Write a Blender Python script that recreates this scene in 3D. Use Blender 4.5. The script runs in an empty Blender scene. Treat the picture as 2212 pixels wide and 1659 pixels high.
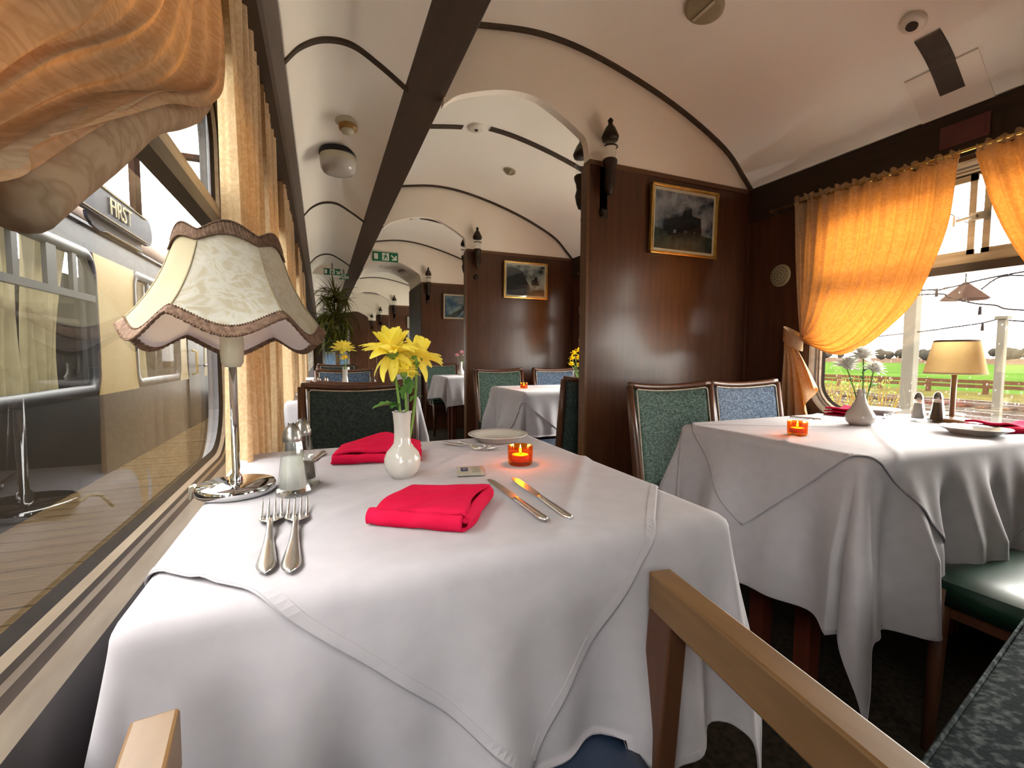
import bpy, bmesh, math, random
from mathutils import Vector, Matrix, noise
random.seed(7)
SC = bpy.context.scene
COL = SC.collection
PI = math.pi

# ------------------------------------------------------------------ camera
cam = bpy.data.cameras.new('camera')
cam.sensor_fit = 'HORIZONTAL'; cam.sensor_width = 36.0
cam.lens = 985.0 / 2212.0 * 36.0
cam.clip_start = 0.02; cam.clip_end = 3000
cam_o = bpy.data.objects.new('camera', cam); COL.objects.link(cam_o)
RX = (0.92315949, 0.02095375, -0.38384567)
RY = (-0.3844013, 0.05939047, -0.92125372)
RZ = (0.00349305, 0.99801489, 0.06288152)
cam_o.matrix_world = Matrix(((RX[0], RX[1], RX[2], 0), (RY[0], RY[1], RY[2], 0), (RZ[0], RZ[1], RZ[2], 1.0), (0, 0, 0, 1)))
SC.camera = cam_o

# ------------------------------------------------------------------ world and exposure
world = bpy.data.worlds.new('overcast_sky'); SC.world = world
world.use_nodes = True
wn = world.node_tree.nodes; wn.clear()
wo = wn.new('ShaderNodeOutputWorld'); wb = wn.new('ShaderNodeBackground')
wb.inputs[0].default_value = (1.0, 0.98, 0.955, 1); wb.inputs[1].default_value = 1.0
world.node_tree.links.new(wb.outputs[0], wo.inputs[0])
sun = bpy.data.lights.new('veiled_sun', 'SUN'); sun.energy = 1.0; sun.angle = math.radians(40); sun.color = (1.0, 0.95, 0.88)
sun_o = bpy.data.objects.new('veiled_sun', sun); COL.objects.link(sun_o)
sun_o.rotation_euler = Vector((-0.9, -0.12, -0.42)).to_track_quat('-Z', 'Y').to_euler(); sun_o.location = (20, 4, 12)
vs = SC.view_settings
vs.view_transform = 'Standard'; vs.look = 'None'; vs.gamma = 1.0; vs.use_curve_mapping = False
vs.exposure = 4.15
SC.cycles.max_bounces = 10; SC.cycles.diffuse_bounces = 6; SC.cycles.transparent_max_bounces = 24
SC.cycles.glossy_bounces = 4; SC.cycles.transmission_bounces = 8
SC.cycles.caustics_reflective = False; SC.cycles.caustics_refractive = False
SC.cycles.sample_clamp_indirect = 6.0

# ------------------------------------------------------------------ materials
def lin(c):
    return tuple((v / 12.92 if v <= 0.04045 else ((v + 0.055) / 1.055) ** 2.4) for v in c)
def rgb(r, g, b): return lin((r / 255, g / 255, b / 255)) + (1.0,)
MATS = {}
# reflectance calibration of pale things against the chosen exposure
ALBEDO = {'linen': 0.71, 'red_napkin': 0.7, 'porcelain': 0.6, 'paper': 0.6, 'salt': 0.6, 'coach_cream': 0.6, 'coach_grey': 0.2, 'coach_brown': 0.3, 'coach_roof': 0.5, 'deck_plank': 0.32,
          'shade_cloth': 0.62, 'shade_plain': 0.62, 'shade_lining': 1.0, 'coach_curtain': 0.6, 'frame_metal': 0.6, 'frame_paint': 0.6, 'petal_yellow': 1.1, 'petal_white': 0.8, 'cream_plastic': 0.7,
          'field_green': 0.15, 'field_brown': 0.16, 'ground_grass': 0.16, 'ballast': 0.14, 'fence_wood': 0.16, 'tree_far': 0.2, 'post_white': 0.12, 'sign_blue': 0.3, 'frame_dark': 0.45, 'sign_cream': 0.7, 'pleated_shade': 0.8, 'arm_wood': 0.4, 'rail_steel': 0.2, 'bush_twig': 0.2, 'leaf_olive': 0.6, 'shade_brown': 0.3, 'wire_black': 0.3, 'braid': 0.7, 'wall_lining': 0.6}
def calib(name, c):
    f = ALBEDO.get(name, 1.0); return (c[0] * f, c[1] * f, c[2] * f, 1.0)
def newmat(name):
    m = bpy.data.materials.new(name); m.use_nodes = True
    n = m.node_tree.nodes; n.clear()
    out = n.new('ShaderNodeOutputMaterial'); MATS[name] = m
    return m, n, m.node_tree.links, out
def texco(n, l, scale=(1, 1, 1), kind='Object'):
    tc = n.new('ShaderNodeTexCoord'); mp = n.new('ShaderNodeMapping'); mp.inputs['Scale'].default_value = scale
    l.new(tc.outputs[kind], mp.inputs['Vector']); return mp.outputs[0]
def ramp(n, stops):
    r = n.new('ShaderNodeValToRGB'); e = r.color_ramp.elements
    e[0].position, e[0].color = stops[0]; e[1].position, e[1].color = stops[-1]
    for p, c in stops[1:-1]:
        x = e.new(p); x.color = c
    return r
def noisy(name, c1, c2, scale=8, rough=0.6, metal=0.0, stretch=(1, 1, 1), bump=0.0, bscale=None, lo=0.35, hi=0.65, spec=0.5, coat=0.0, detail=4, sheen=0.0):
    c1, c2 = calib(name, c1), calib(name, c2)
    m, n, l, out = newmat(name)
    b = n.new('ShaderNodeBsdfPrincipled')
    v = texco(n, l, stretch)
    t = n.new('ShaderNodeTexNoise'); t.inputs['Scale'].default_value = scale; t.inputs['Detail'].default_value = detail
    l.new(v, t.inputs['Vector'])
    r = ramp(n, [(lo, c1), (hi, c2)]); l.new(t.outputs['Fac'], r.inputs[0]); l.new(r.outputs[0], b.inputs['Base Color'])
    b.inputs['Roughness'].default_value = rough; b.inputs['Metallic'].default_value = metal
    b.inputs['Specular IOR Level'].default_value = spec; b.inputs['Coat Weight'].default_value = coat
    b.inputs['Coat Roughness'].default_value = 0.15; b.inputs['Sheen Weight'].default_value = sheen
    if bump:
        t2 = n.new('ShaderNodeTexNoise'); t2.inputs['Scale'].default_value = bscale or scale; t2.inputs['Detail'].default_value = 3
        l.new(v, t2.inputs['Vector'])
        bp = n.new('ShaderNodeBump'); bp.inputs['Strength'].default_value = bump; bp.inputs['Distance'].default_value = 0.002
        l.new(t2.outputs['Fac'], bp.inputs['Height']); l.new(bp.outputs[0], b.inputs['Normal'])
    l.new(b.outputs[0], out.inputs[0])
    return m
def fabric_translucent(name, front, trans, w=0.5, scale=14, c2=None, damask=False):
    front, trans = calib(name, front), calib(name, trans)
    if c2: c2 = calib(name, c2)
    m, n, l, out = newmat(name)
    d = n.new('ShaderNodeBsdfDiffuse'); t = n.new('ShaderNodeBsdfTranslucent'); mx = n.new('ShaderNodeMixShader')
    mx.inputs[0].default_value = w
    v = texco(n, l)
    if damask:
        nz = n.new('ShaderNodeTexNoise'); nz.inputs['Scale'].default_value = scale; nz.inputs['Detail'].default_value = 2; nz.inputs['Distortion'].default_value = 2.5
        l.new(v, nz.inputs['Vector'])
        r = ramp(n, [(0.38, front), (0.50, c2), (0.62, front)])
        r2 = ramp(n, [(0.38, trans), (0.50, tuple(x * 0.8 for x in trans[:3]) + (1,)), (0.62, trans)])
        l.new(nz.outputs['Fac'], r.inputs[0]); l.new(nz.outputs['Fac'], r2.inputs[0])
        l.new(r.outputs[0], d.inputs[0]); l.new(r2.outputs[0], t.inputs[0])
    else:
        nz = n.new('ShaderNodeTexNoise'); nz.inputs['Scale'].default_value = scale; l.new(v, nz.inputs['Vector'])
        r = ramp(n, [(0.3, front), (0.7, c2 or front)]); l.new(nz.outputs['Fac'], r.inputs[0]); l.new(r.outputs[0], d.inputs[0])
        t.inputs[0].default_value = trans
    l.new(d.outputs[0], mx.inputs[1]); l.new(t.outputs[0], mx.inputs[2]); l.new(mx.outputs[0], out.inputs[0])
    return m
def thin_glass(name, tint=(0.95, 0.97, 0.95, 1), rough=0.0, ior=1.5, dirt=0.0, boost=1.0, power=5.0):
    m, n, l, out = newmat(name)
    tr = n.new('ShaderNodeBsdfTransparent'); tr.inputs[0].default_value = tint
    g = n.new('ShaderNodeBsdfGlossy'); g.inputs['Roughness'].default_value = rough
    f0 = ((ior - 1) / (ior + 1)) ** 2 * boost
    lw = n.new('ShaderNodeLayerWeight'); lw.inputs[0].default_value = 0.5      # Schlick reflectance, same from both sides
    pw = n.new('ShaderNodeMath'); pw.operation = 'POWER'; pw.inputs[1].default_value = power; l.new(lw.outputs['Facing'], pw.inputs[0])
    ml = n.new('ShaderNodeMath'); ml.operation = 'MULTIPLY_ADD'; ml.inputs[1].default_value = 1 - f0; ml.inputs[2].default_value = f0; ml.use_clamp = True
    l.new(pw.outputs[0], ml.inputs[0])
    mx = n.new('ShaderNodeMixShader'); l.new(ml.outputs[0], mx.inputs[0]); l.new(tr.outputs[0], mx.inputs[1]); l.new(g.outputs[0], mx.inputs[2])
    last = mx
    if dirt:
        df = n.new('ShaderNodeBsdfDiffuse'); df.inputs[0].default_value = (0.75, 0.72, 0.65, 1)
        tl = n.new('ShaderNodeBsdfTranslucent'); tl.inputs[0].default_value = (0.75, 0.72, 0.65, 1)
        md = n.new('ShaderNodeMixShader'); md.inputs[0].default_value = 0.5; l.new(df.outputs[0], md.inputs[1]); l.new(tl.outputs[0], md.inputs[2])
        nz = n.new('ShaderNodeTexNoise'); nz.inputs['Scale'].default_value = 5; l.new(texco(n, l), nz.inputs['Vector'])
        rr = n.new('ShaderNodeMapRange'); rr.inputs[3].default_value = dirt * 0.5; rr.inputs[4].default_value = dirt * 1.4; l.new(nz.outputs['Fac'], rr.inputs[0])
        m2 = n.new('ShaderNodeMixShader'); l.new(rr.outputs[0], m2.inputs[0]); l.new(mx.outputs[0], m2.inputs[1]); l.new(md.outputs[0], m2.inputs[2]); last = m2
    l.new(last.outputs[0], out.inputs[0]); return m
def emit(name, c, s):
    m, n, l, out = newmat(name)
    e = n.new('ShaderNodeEmission'); e.inputs[0].default_value = c; e.inputs[1].default_value = s
    l.new(e.outputs[0], out.inputs[0]); return m
def wood(name, c1, c2, rough=0.3, axis=2, scale=9, spec=0.5, coat=0.0):
    st = [7, 7, 7]; st[axis] = 0.7
    return noisy(name, c1, c2, scale, rough, stretch=tuple(st), bump=0.08, spec=spec, coat=coat, lo=0.25, hi=0.75)

noisy('ceiling_paint', rgb(247, 240, 226), rgb(249, 243, 230), 3, 0.55)
noisy('bulkhead_paint', rgb(246, 236, 220), rgb(248, 240, 226), 3, 0.5)
wood('dark_wood', rgb(62, 37, 24), rgb(86, 53, 34), 0.3, 2, 5, 0.4, 0.15)
wood('dark_wood_y', rgb(44, 34, 26), rgb(58, 44, 34), 0.6, 1, 5, 0.25)
wood('beam_wood', rgb(58, 42, 28), rgb(74, 54, 36), 0.5, 1, 5)
wood('red_wood', rgb(92, 38, 20), rgb(120, 52, 28), 0.35, 2, 6)
wood('trim_wood', rgb(84, 54, 30), rgb(104, 68, 38), 0.4, 0, 6)
wood('chair_wood', rgb(70, 42, 28), rgb(92, 56, 36), 0.35, 2, 8)
wood('arm_wood', rgb(150, 108, 62), rgb(178, 132, 80), 0.38, 1, 8)
wood('leg_wood', rgb(96, 40, 24), rgb(70, 32, 20), 0.4, 2, 8)
noisy('ceiling_trim', rgb(60, 48, 36), rgb(72, 58, 44), 20, 0.6)
noisy('carpet', rgb(40, 36, 30), rgb(62, 54, 44), 60, 0.95, bump=0.4, bscale=300, spec=0.1)
noisy('wall_lining', rgb(92, 86, 88), rgb(104, 98, 98), 6, 0.6)
noisy('frame_metal', rgb(176, 158, 138), rgb(206, 190, 170), 40, 0.45, metal=0.35, bump=0.1, stretch=(1, 0.1, 1))
noisy('frame_paint', rgb(196, 180, 160), rgb(168, 150, 132), 30, 0.55, stretch=(1, 0.2, 1), bump=0.15)
noisy('frame_dark', rgb(58, 44, 38), rgb(84, 66, 56), 30, 0.5, stretch=(1, 0.2, 1))
noisy('rubber', rgb(26, 22, 20), rgb(38, 32, 28), 20, 0.5)
thin_glass('window_glass', (0.93, 0.95, 0.92, 1), 0.0, 1.55, dirt=0.007, boost=1.3, power=6.5)
thin_glass('thin_clear', (0.96, 0.97, 0.96, 1), 0.02, 1.45, boost=1.6)
thin_glass('shaker_glass', (0.93, 0.95, 0.93, 1), 0.03, 1.5, boost=1.4, power=2.2)
thin_glass('amber_glass', (0.98, 0.52, 0.08, 1), 0.05, 1.45, boost=1.3)
noisy('linen', rgb(196, 190, 196), rgb(202, 196, 202), 30, 0.75, bump=0.06, bscale=600, spec=0.25, sheen=0.1)
noisy('red_napkin', rgb(226, 26, 70), rgb(234, 34, 80), 20, 0.9, bump=0.2, bscale=500, spec=0.05)
fabric_translucent('curtain_cloth', rgb(196, 168, 136), rgb(190, 112, 40), 0.31, 22, rgb(182, 152, 118), damask=True)
fabric_translucent('curtain_beige', rgb(216, 190, 154), rgb(206, 144, 74), 0.2, 22, rgb(202, 172, 134), damask=True)
fabric_translucent('curtain_lining', rgb(176, 152, 126), rgb(160, 120, 80), 0.08, 16, rgb(158, 132, 106), damask=True)
fabric_translucent('shade_cloth', rgb(222, 212, 188), rgb(244, 230, 196), 0.35, 20, rgb(255, 252, 240), damask=True)
fabric_translucent('shade_plain', rgb(226, 214, 180), rgb(240, 222, 180), 0.35, 30, rgb(232, 220, 190))
fabric_translucent('shade_lining', rgb(246, 238, 240), rgb(246, 232, 220), 0.3, 30)
fabric_translucent('pleated_shade', rgb(222, 200, 156), rgb(224, 190, 130), 0.3, 30, rgb(210, 186, 140))
fabric_translucent('coach_curtain', rgb(214, 198, 160), rgb(220, 200, 160), 0.2, 12, rgb(190, 174, 138))
noisy('braid', rgb(104, 76, 58), rgb(140, 108, 86), 120, 0.85, bump=0.6, bscale=220)
noisy('chrome', (0.6, 0.6, 0.6, 1), (0.64, 0.64, 0.64, 1), 4, 0.06, metal=1.0)
noisy('steel', (0.74, 0.73, 0.7, 1), (0.8, 0.79, 0.76, 1), 30, 0.27, metal=1.0)
noisy('dull_steel', (0.3, 0.28, 0.26, 1), (0.36, 0.34, 0.32, 1), 30, 0.34, metal=1.0)
noisy('bronze', rgb(40, 32, 26), rgb(62, 52, 42), 40, 0.45, metal=0.5)
noisy('gold', rgb(206, 166, 84), rgb(226, 190, 110), 30, 0.25, metal=0.85)
noisy('porcelain', rgb(238, 232, 222), rgb(242, 236, 228), 6, 0.12, spec=0.6)
noisy('cream_plastic', rgb(226, 216, 188), rgb(232, 224, 198), 6, 0.35)
noisy('white_plastic', rgb(228, 220, 206), rgb(234, 228, 216), 6, 0.35)
noisy('amber_plastic', rgb(150, 110, 52), rgb(180, 136, 72), 20, 0.3)
noisy('black_plastic', rgb(16, 14, 13), rgb(24, 22, 20), 10, 0.5)
noisy('green_weave', rgb(26, 48, 42), rgb(84, 106, 94), 95, 0.85, bump=0.4, bscale=240, stretch=(1, 1, 1.6), lo=0.38, hi=0.68)
noisy('blue_weave', rgb(38, 52, 70), rgb(92, 108, 128), 95, 0.85, bump=0.4, bscale=240, stretch=(1, 1, 1.6), lo=0.38, hi=0.68)
noisy('dark_weave', rgb(22, 34, 32), rgb(48, 62, 58), 95, 0.9, bump=0.4, bscale=240)
noisy('speckle_weave', rgb(16, 26, 30), rgb(92, 100, 100), 75, 0.9, bump=0.5, bscale=200, lo=0.47, hi=0.75, spec=0.1)
noisy('green_vinyl', rgb(12, 40, 28), rgb(16, 48, 34), 10, 0.3)
noisy('blue_vinyl', rgb(30, 42, 62), rgb(38, 52, 74), 10, 0.42)
noisy('piping', rgb(150, 140, 122), rgb(176, 166, 148), 40, 0.6)
noisy('salt', rgb(242, 238, 232), rgb(248, 246, 242), 200, 0.8)
noisy('pepper', rgb(58, 44, 34), rgb(90, 74, 60), 300, 0.9)
noisy('wax', rgb(240, 170, 60), rgb(250, 190, 90), 10, 0.5)
emit('flame', (1.0, 0.62, 0.18, 1), 3.0)
fabric_translucent('petal_yellow', rgb(242, 232, 78), rgb(248, 240, 140), 0.4, 60, rgb(252, 236, 120))
fabric_translucent('petal_gold', rgb(248, 200, 20), rgb(250, 214, 50), 0.4, 60, rgb(250, 214, 50))
fabric_translucent('petal_white', rgb(236, 236, 228), rgb(246, 246, 240), 0.4, 60, rgb(246, 246, 240))
fabric_translucent('petal_pink', rgb(226, 158, 170), rgb(238, 182, 190), 0.4, 60, rgb(238, 182, 190))
noisy('stem_green', rgb(92, 126, 46), rgb(112, 146, 60), 30, 0.6)
noisy('leaf_green', rgb(62, 108, 40), rgb(84, 132, 56), 40, 0.5)
noisy('leaf_olive', rgb(96, 104, 44), rgb(126, 128, 62), 20, 0.5, spec=0.0)
noisy('terracotta', rgb(150, 90, 60), rgb(170, 106, 74), 20, 0.8)
noisy('trunk_bark', rgb(110, 92, 66), rgb(140, 118, 88), 30, 0.9, bump=0.5)
noisy('paper', rgb(196, 190, 172), rgb(208, 202, 186), 30, 0.6)
noisy('ink_navy', rgb(32, 44, 78), rgb(40, 54, 90), 20, 0.6)
noisy('ink_grey', rgb(140, 136, 124), rgb(150, 146, 134), 20, 0.6)
noisy('mount', rgb(226, 216, 190), rgb(232, 224, 200), 20, 0.7)
noisy('sign_green', rgb(8, 110, 74), rgb(12, 120, 80), 10, 0.4)
noisy('sign_white', rgb(236, 236, 226), rgb(242, 242, 234), 10, 0.4)
noisy('sign_blue', rgb(26, 48, 84), rgb(32, 56, 94), 6, 0.35, spec=0.12)
noisy('sign_cream', rgb(236, 224, 190), rgb(240, 230, 200), 10, 0.5, spec=0.0)
noisy('coach_cream', rgb(172, 148, 96), rgb(178, 154, 102), 3, 0.3, spec=0.12)
noisy('coach_brown', rgb(56, 50, 44), rgb(66, 58, 50), 4, 0.3, spec=0.12)
noisy('coach_grey', rgb(96, 94, 98), rgb(108, 106, 110), 5, 0.4, spec=0.12)
noisy('coach_roof', rgb(170, 150, 142), rgb(190, 172, 162), 5, 0.6, spec=0.0)
noisy('coach_inside', rgb(46, 48, 44), rgb(60, 62, 56), 4, 0.8, spec=0.0)
noisy('deck_plank', rgb(92, 74, 52), rgb(122, 100, 70), 14, 0.55, stretch=(0.4, 6, 6), bump=0.2, spec=0.0)
noisy('deck_base', rgb(28, 22, 18), rgb(36, 28, 22), 10, 0.9, spec=0.0)
noisy('ground_grass', rgb(112, 110, 58), rgb(146, 130, 74), 1.2, 0.95, spec=0.0)
noisy('field_green', rgb(96, 136, 52), rgb(120, 156, 66), 0.08, 0.95, spec=0.0)
noisy('field_brown', rgb(122, 96, 80), rgb(140, 112, 92), 0.05, 0.95, spec=0.0)
noisy('ballast', rgb(88, 76, 66), rgb(136, 122, 108), 6, 0.95, spec=0.0)
noisy('rail_steel', rgb(120, 92, 76), rgb(160, 136, 118), 10, 0.5, metal=0.4, spec=0.0)
noisy('tree_far', rgb(74, 70, 62), rgb(94, 88, 76), 0.3, 0.95, spec=0.0)
noisy('fence_wood', rgb(122, 80, 52), rgb(144, 98, 64), 3, 0.9, spec=0.0)
noisy('post_white', rgb(214, 204, 184), rgb(226, 218, 200), 8, 0.6, spec=0.0)
noisy('bush_twig', rgb(150, 112, 60), rgb(176, 150, 70), 4, 0.9, spec=0.0)
noisy('wire_black', rgb(46, 40, 44), rgb(56, 50, 54), 10, 0.6, spec=0.0)
noisy('shade_brown', rgb(74, 52, 44), rgb(86, 62, 52), 10, 0.6, spec=0.0)
noisy('red_plate', rgb(86, 38, 34), rgb(96, 44, 38), 8, 0.4)
noisy('vent_grey', rgb(150, 140, 112), rgb(160, 150, 122), 20, 0.5)
noisy('picture_sky', rgb(44, 58, 78), rgb(168, 174, 182), 12, 0.25, lo=0.36, hi=0.66, detail=8)
noisy('picture_sky_pale', rgb(58, 72, 76), rgb(176, 186, 180), 8, 0.25, lo=0.42, hi=0.6)
noisy('picture_blue', rgb(52, 92, 120), rgb(150, 170, 176), 8, 0.25, lo=0.4, hi=0.62)
noisy('picture_ground', rgb(34, 46, 44), rgb(70, 84, 78), 30, 0.3)
noisy('picture_dark', rgb(28, 32, 40), rgb(46, 50, 58), 40, 0.3)
noisy('picture_steam', rgb(150, 156, 162), rgb(112, 122, 132), 30, 0.3)
thin_glass('droplet', (0.9, 0.92, 0.95, 1), 0.05, 1.33, boost=3.0)
noisy('door_grey', rgb(150, 146, 138), rgb(162, 158, 150), 5, 0.5)
noisy('pale_blue', rgb(120, 150, 186), rgb(140, 168, 200), 5, 0.6)

# ------------------------------------------------------------------ geometry helpers
def B(): return bmesh.new()
def link(o, parent=None):
    COL.objects.link(o)
    if parent is not None: o.parent = parent
    return o
def obj(name, bm, mat, parent=None, smooth=False, loc=None, bev=0.0):
    me = bpy.data.meshes.new(name)
    bmesh.ops.recalc_face_normals(bm, faces=bm.faces)
    bm.to_mesh(me); bm.free()
    if smooth:
        for p in me.polygons: p.use_smooth = True
    me.materials.append(MATS[mat])
    o = bpy.data.objects.new(name, me)
    if loc is not None: o.location = loc
    if bev:
        md = o.modifiers.new('edge', 'BEVEL'); md.width = bev; md.segments = 2; md.limit_method = 'ANGLE'
    return link(o, parent)
def tag(o, label=None, cat=None, group=None, kind=None):
    if label: o['label'] = label
    if cat: o['category'] = cat
    if group: o['group'] = group
    if kind: o['kind'] = kind
    return o
def thing(name, label, cat, loc=(0, 0, 0), rz=0.0, group=None, kind=None):
    o = bpy.data.objects.new(name, None); o.empty_display_size = 0.05
    o.location = loc; o.rotation_euler = (0, 0, rz); COL.objects.link(o)
    return tag(o, label, cat, group, kind)
def copy_tree(o, loc, rz=None, label=None, group=None):
    c = o.copy(); COL.objects.link(c); c.location = loc
    if rz is not None: c.rotation_euler = (0, 0, rz)
    if label: c['label'] = label
    if group: c['group'] = group
    for ch in [x for x in bpy.data.objects if x.parent is o]:
        d = ch.copy(); COL.objects.link(d); d.parent = c
        for g in [x for x in bpy.data.objects if x.parent is ch]:
            e = g.copy(); COL.objects.link(e); e.parent = d
    return c
def box(bm, c, s, M=None):
    r = bmesh.ops.create_cube(bm, size=1.0)
    vs_ = r['verts']
    for v in vs_:
        v.co = Vector((v.co.x * s[0], v.co.y * s[1], v.co.z * s[2]))
        if M is not None: v.co = M @ v.co
        v.co += Vector(c)
    return vs_
def bar(bm, a, b, w, h, up=(0, 0, 1)):
    a = Vector(a); b = Vector(b); d = (b - a); L = d.length; d.normalize()
    u = Vector(up); s = d.cross(u); s.normalize(); u = s.cross(d)
    M = Matrix((s, d, u)).transposed()
    return box(bm, (a + b) / 2, (w, L, h), M)
def lathe(bm, prof, seg=32, c=(0, 0, 0), facet=None):
    rings = []
    for r, z in prof:
        if r < 1e-6: rings.append([bm.verts.new((c[0], c[1], c[2] + z))])
        else:
            rings.append([bm.verts.new((c[0] + r * math.cos(2 * PI * k / seg) * (1 if not facet else facet(k)), c[1] + r * math.sin(2 * PI * k / seg) * (1 if not facet else facet(k)), c[2] + z)) for k in range(seg)])
    for a, b in zip(rings, rings[1:]):
        if len(a) == 1 and len(b) == 1: continue
        for k in range(seg):
            k2 = (k + 1) % seg
            if len(a) == 1: bm.faces.new((a[0], b[k], b[k2]))
            elif len(b) == 1: bm.faces.new((a[k], a[k2], b[0]))
            else: bm.faces.new((a[k], a[k2], b[k2], b[k]))
def tube(bm, pts, r, seg=8, caps=True):
    pts = [Vector(p) for p in pts]; n = len(pts)
    rr = r if isinstance(r, (list, tuple)) else [r] * n
    rings = []; prev = None
    for i, p in enumerate(pts):
        d = (pts[min(i + 1, n - 1)] - pts[max(i - 1, 0)]); d.normalize()
        if prev is None:
            u = Vector((0, 0, 1)) if abs(d.z) < 0.9 else Vector((1, 0, 0))
        else: u = prev
        s = d.cross(u); s.normalize(); u = s.cross(d); u.normalize(); prev = u
        rings.append([bm.verts.new(p + (s * math.cos(2 * PI * k / seg) + u * math.sin(2 * PI * k / seg)) * rr[i]) for k in range(seg)])
    for a, b in zip(rings, rings[1:]):
        for k in range(seg): bm.faces.new((a[k], a[(k + 1) % seg], b[(k + 1) % seg], b[k]))
    if caps and seg > 2:
        bm.faces.new(rings[0]); bm.faces.new(rings[-1])
def grid(bm, fn, nu, nv, wrap=False):
    vv = [[bm.verts.new(fn(i / nu, j / nv)) for j in range(nv + 1)] for i in range(nu if wrap else nu + 1)]
    m = len(vv)
    for i in range(nu):
        for j in range(nv):
            bm.faces.new((vv[i % m][j], vv[(i + 1) % m][j], vv[(i + 1) % m][j + 1], vv[i % m][j + 1]))
    return vv
def solidify(bm, t):
    bmesh.ops.recalc_face_normals(bm, faces=bm.faces)
    bmesh.ops.solidify(bm, geom=bm.faces[:], thickness=t)
def prism(bm, poly, t, M=None):
    """flat outline in local XZ, extruded along +Y by t"""
    a = [bm.verts.new((p[0], 0, p[1])) for p in poly]; b = [bm.verts.new((p[0], t, p[1])) for p in poly]
    n = len(poly); bm.faces.new(a); bm.faces.new(list(reversed(b)))
    for k in range(n): bm.faces.new((a[k], a[(k + 1) % n], b[(k + 1) % n], b[k]))
    if M is not None:
        for v in a + b: v.co = M @ v.co
def lerp(a, b, t): return a + (b - a) * t
def interp(pts, n):
    """Catmull-Rom through 2-D points, n samples per span"""
    P = [Vector((p[0], p[1])) for p in pts]; P = [P[0] * 2 - P[1]] + P + [P[-1] * 2 - P[-2]]
    out = []
    for i in range(1, len(P) - 2):
        for k in range(n):
            t = k / n
            out.append(0.5 * ((2 * P[i]) + (P[i + 1] - P[i - 1]) * t + (2 * P[i - 1] - 5 * P[i] + 4 * P[i + 1] - P[i + 2]) * t * t + (3 * P[i] - P[i - 1] - 3 * P[i + 1] + P[i + 2]) * t ** 3))
    out.append(P[-2]); return out
def text_mesh(s, size, depth=0.002):
    cu = bpy.data.curves.new('lettering', 'FONT'); cu.body = s; cu.size = size; cu.extrude = depth; cu.align_x = 'CENTER'; cu.align_y = 'CENTER'; cu.resolution_u = 3
    o = bpy.data.objects.new('lettering', cu); COL.objects.link(o)
    dg = bpy.context.evaluated_depsgraph_get(); me = bpy.data.meshes.new_from_object(o.evaluated_get(dg))
    bpy.data.objects.remove(o); return me

# ------------------------------------------------------------------ room dimensions
XL, XR = -0.235, 2.30            # inner faces of side walls
GL, GR = -0.275, 2.345           # glass planes
PART_Y = [1.962, 3.997, 6.03, 9.05, 11.3, 13.3]
PX = 1.22                        # free edge of the partitions
BAY = 2.035
WIN_C = 0.955                    # centre of the first bay's windows
Y0, Y1 = -4.14, 15.3
SILL, WTOP, WH = 0.745, 1.70, 0.565
MAIN = [(0.50, 2.385), (0.658, 2.422), (0.958, 2.462), (1.283, 2.429), (1.713, 2.312), (2.076, 2.152), (2.24, 2.01), (2.30, 1.949)]
CORR = [(-0.105, 2.094), (-0.048, 2.161), (0.034, 2.208), (0.134, 2.214), (0.239, 2.162), (0.35, 2.09)]
ARCH = [(0.50, 2.06), (0.578, 2.118), (0.765, 2.178), (0.92, 2.185), (1.038, 2.142), (1.162, 2.074), (1.205, 2.034), (1.22, 1.95)]
MAINC = interp(MAIN, 6); CORRC = interp(CORR, 8); ARCHC = interp(ARCH, 5)
def main_z(x):
    for a, b in zip(MAINC, MAINC[1:]):
        if a.x <= x <= b.x: return lerp(a.y, b.y, (x - a.x) / (b.x - a.x + 1e-9))
    return MAINC[-1].y

# floor
bm = B(); box(bm, ((XL + XR) / 2, (Y0 + Y1) / 2, -0.05), (XR - XL + 0.3, Y1 - Y0, 0.1))
tag(obj('floor', bm, 'carpet'), 'dark worn carpet floor of the dining coach', 'floor', kind='structure')
# vaults: solid shells with some thickness
def vault(name, prof, label, t=0.03):
    bm = B(); n = len(prof)
    low = [(p.x, p.y) for p in prof]; up = [(p.x, p.y + t) for p in prof]
    for ya, yb in ((Y0, Y1),):
        va = [[bm.verts.new((x, y, z)) for x, z in low + up[::-1]] for y in (ya, yb)]
        m = len(va[0])
        for k in range(m): bm.faces.new((va[0][k], va[0][(k + 1) % m], va[1][(k + 1) % m], va[1][k]))
        bm.faces.new(va[0]); bm.faces.new(va[1][::-1])
    o = obj(name, bm, 'ceiling_paint', smooth=False)
    for p in o.data.polygons: p.use_smooth = len(p.vertices) == 4 and abs(p.normal.y) < 0.5
    return tag(o, label, 'ceiling', kind='structure')
vault('ceiling', MAINC, 'cream barrel-vaulted main ceiling right of the dark beam')
vault('ceiling_corridor', CORRC, 'narrow cream vaulted ceiling over the window side, left of the beam')
# roof skin that keeps daylight out above the vaults
bm = B(); box(bm, (1.03, (Y0 + Y1) / 2, 2.56), (2.75, Y1 - Y0, 0.06))
tag(obj('roof', bm, 'coach_roof'), 'outer roof skin of the dining coach', 'roof', kind='structure')
# longitudinal beam
bm = B(); box(bm, (0.422, (Y0 + Y1) / 2, 2.245), (0.168, Y1 - Y0 - 0.02, 0.31))
tag(obj('trim_beam', bm, 'beam_wood', bev=0.004), 'long dark brown beam running down the ceiling', 'beam', kind='structure')
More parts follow.
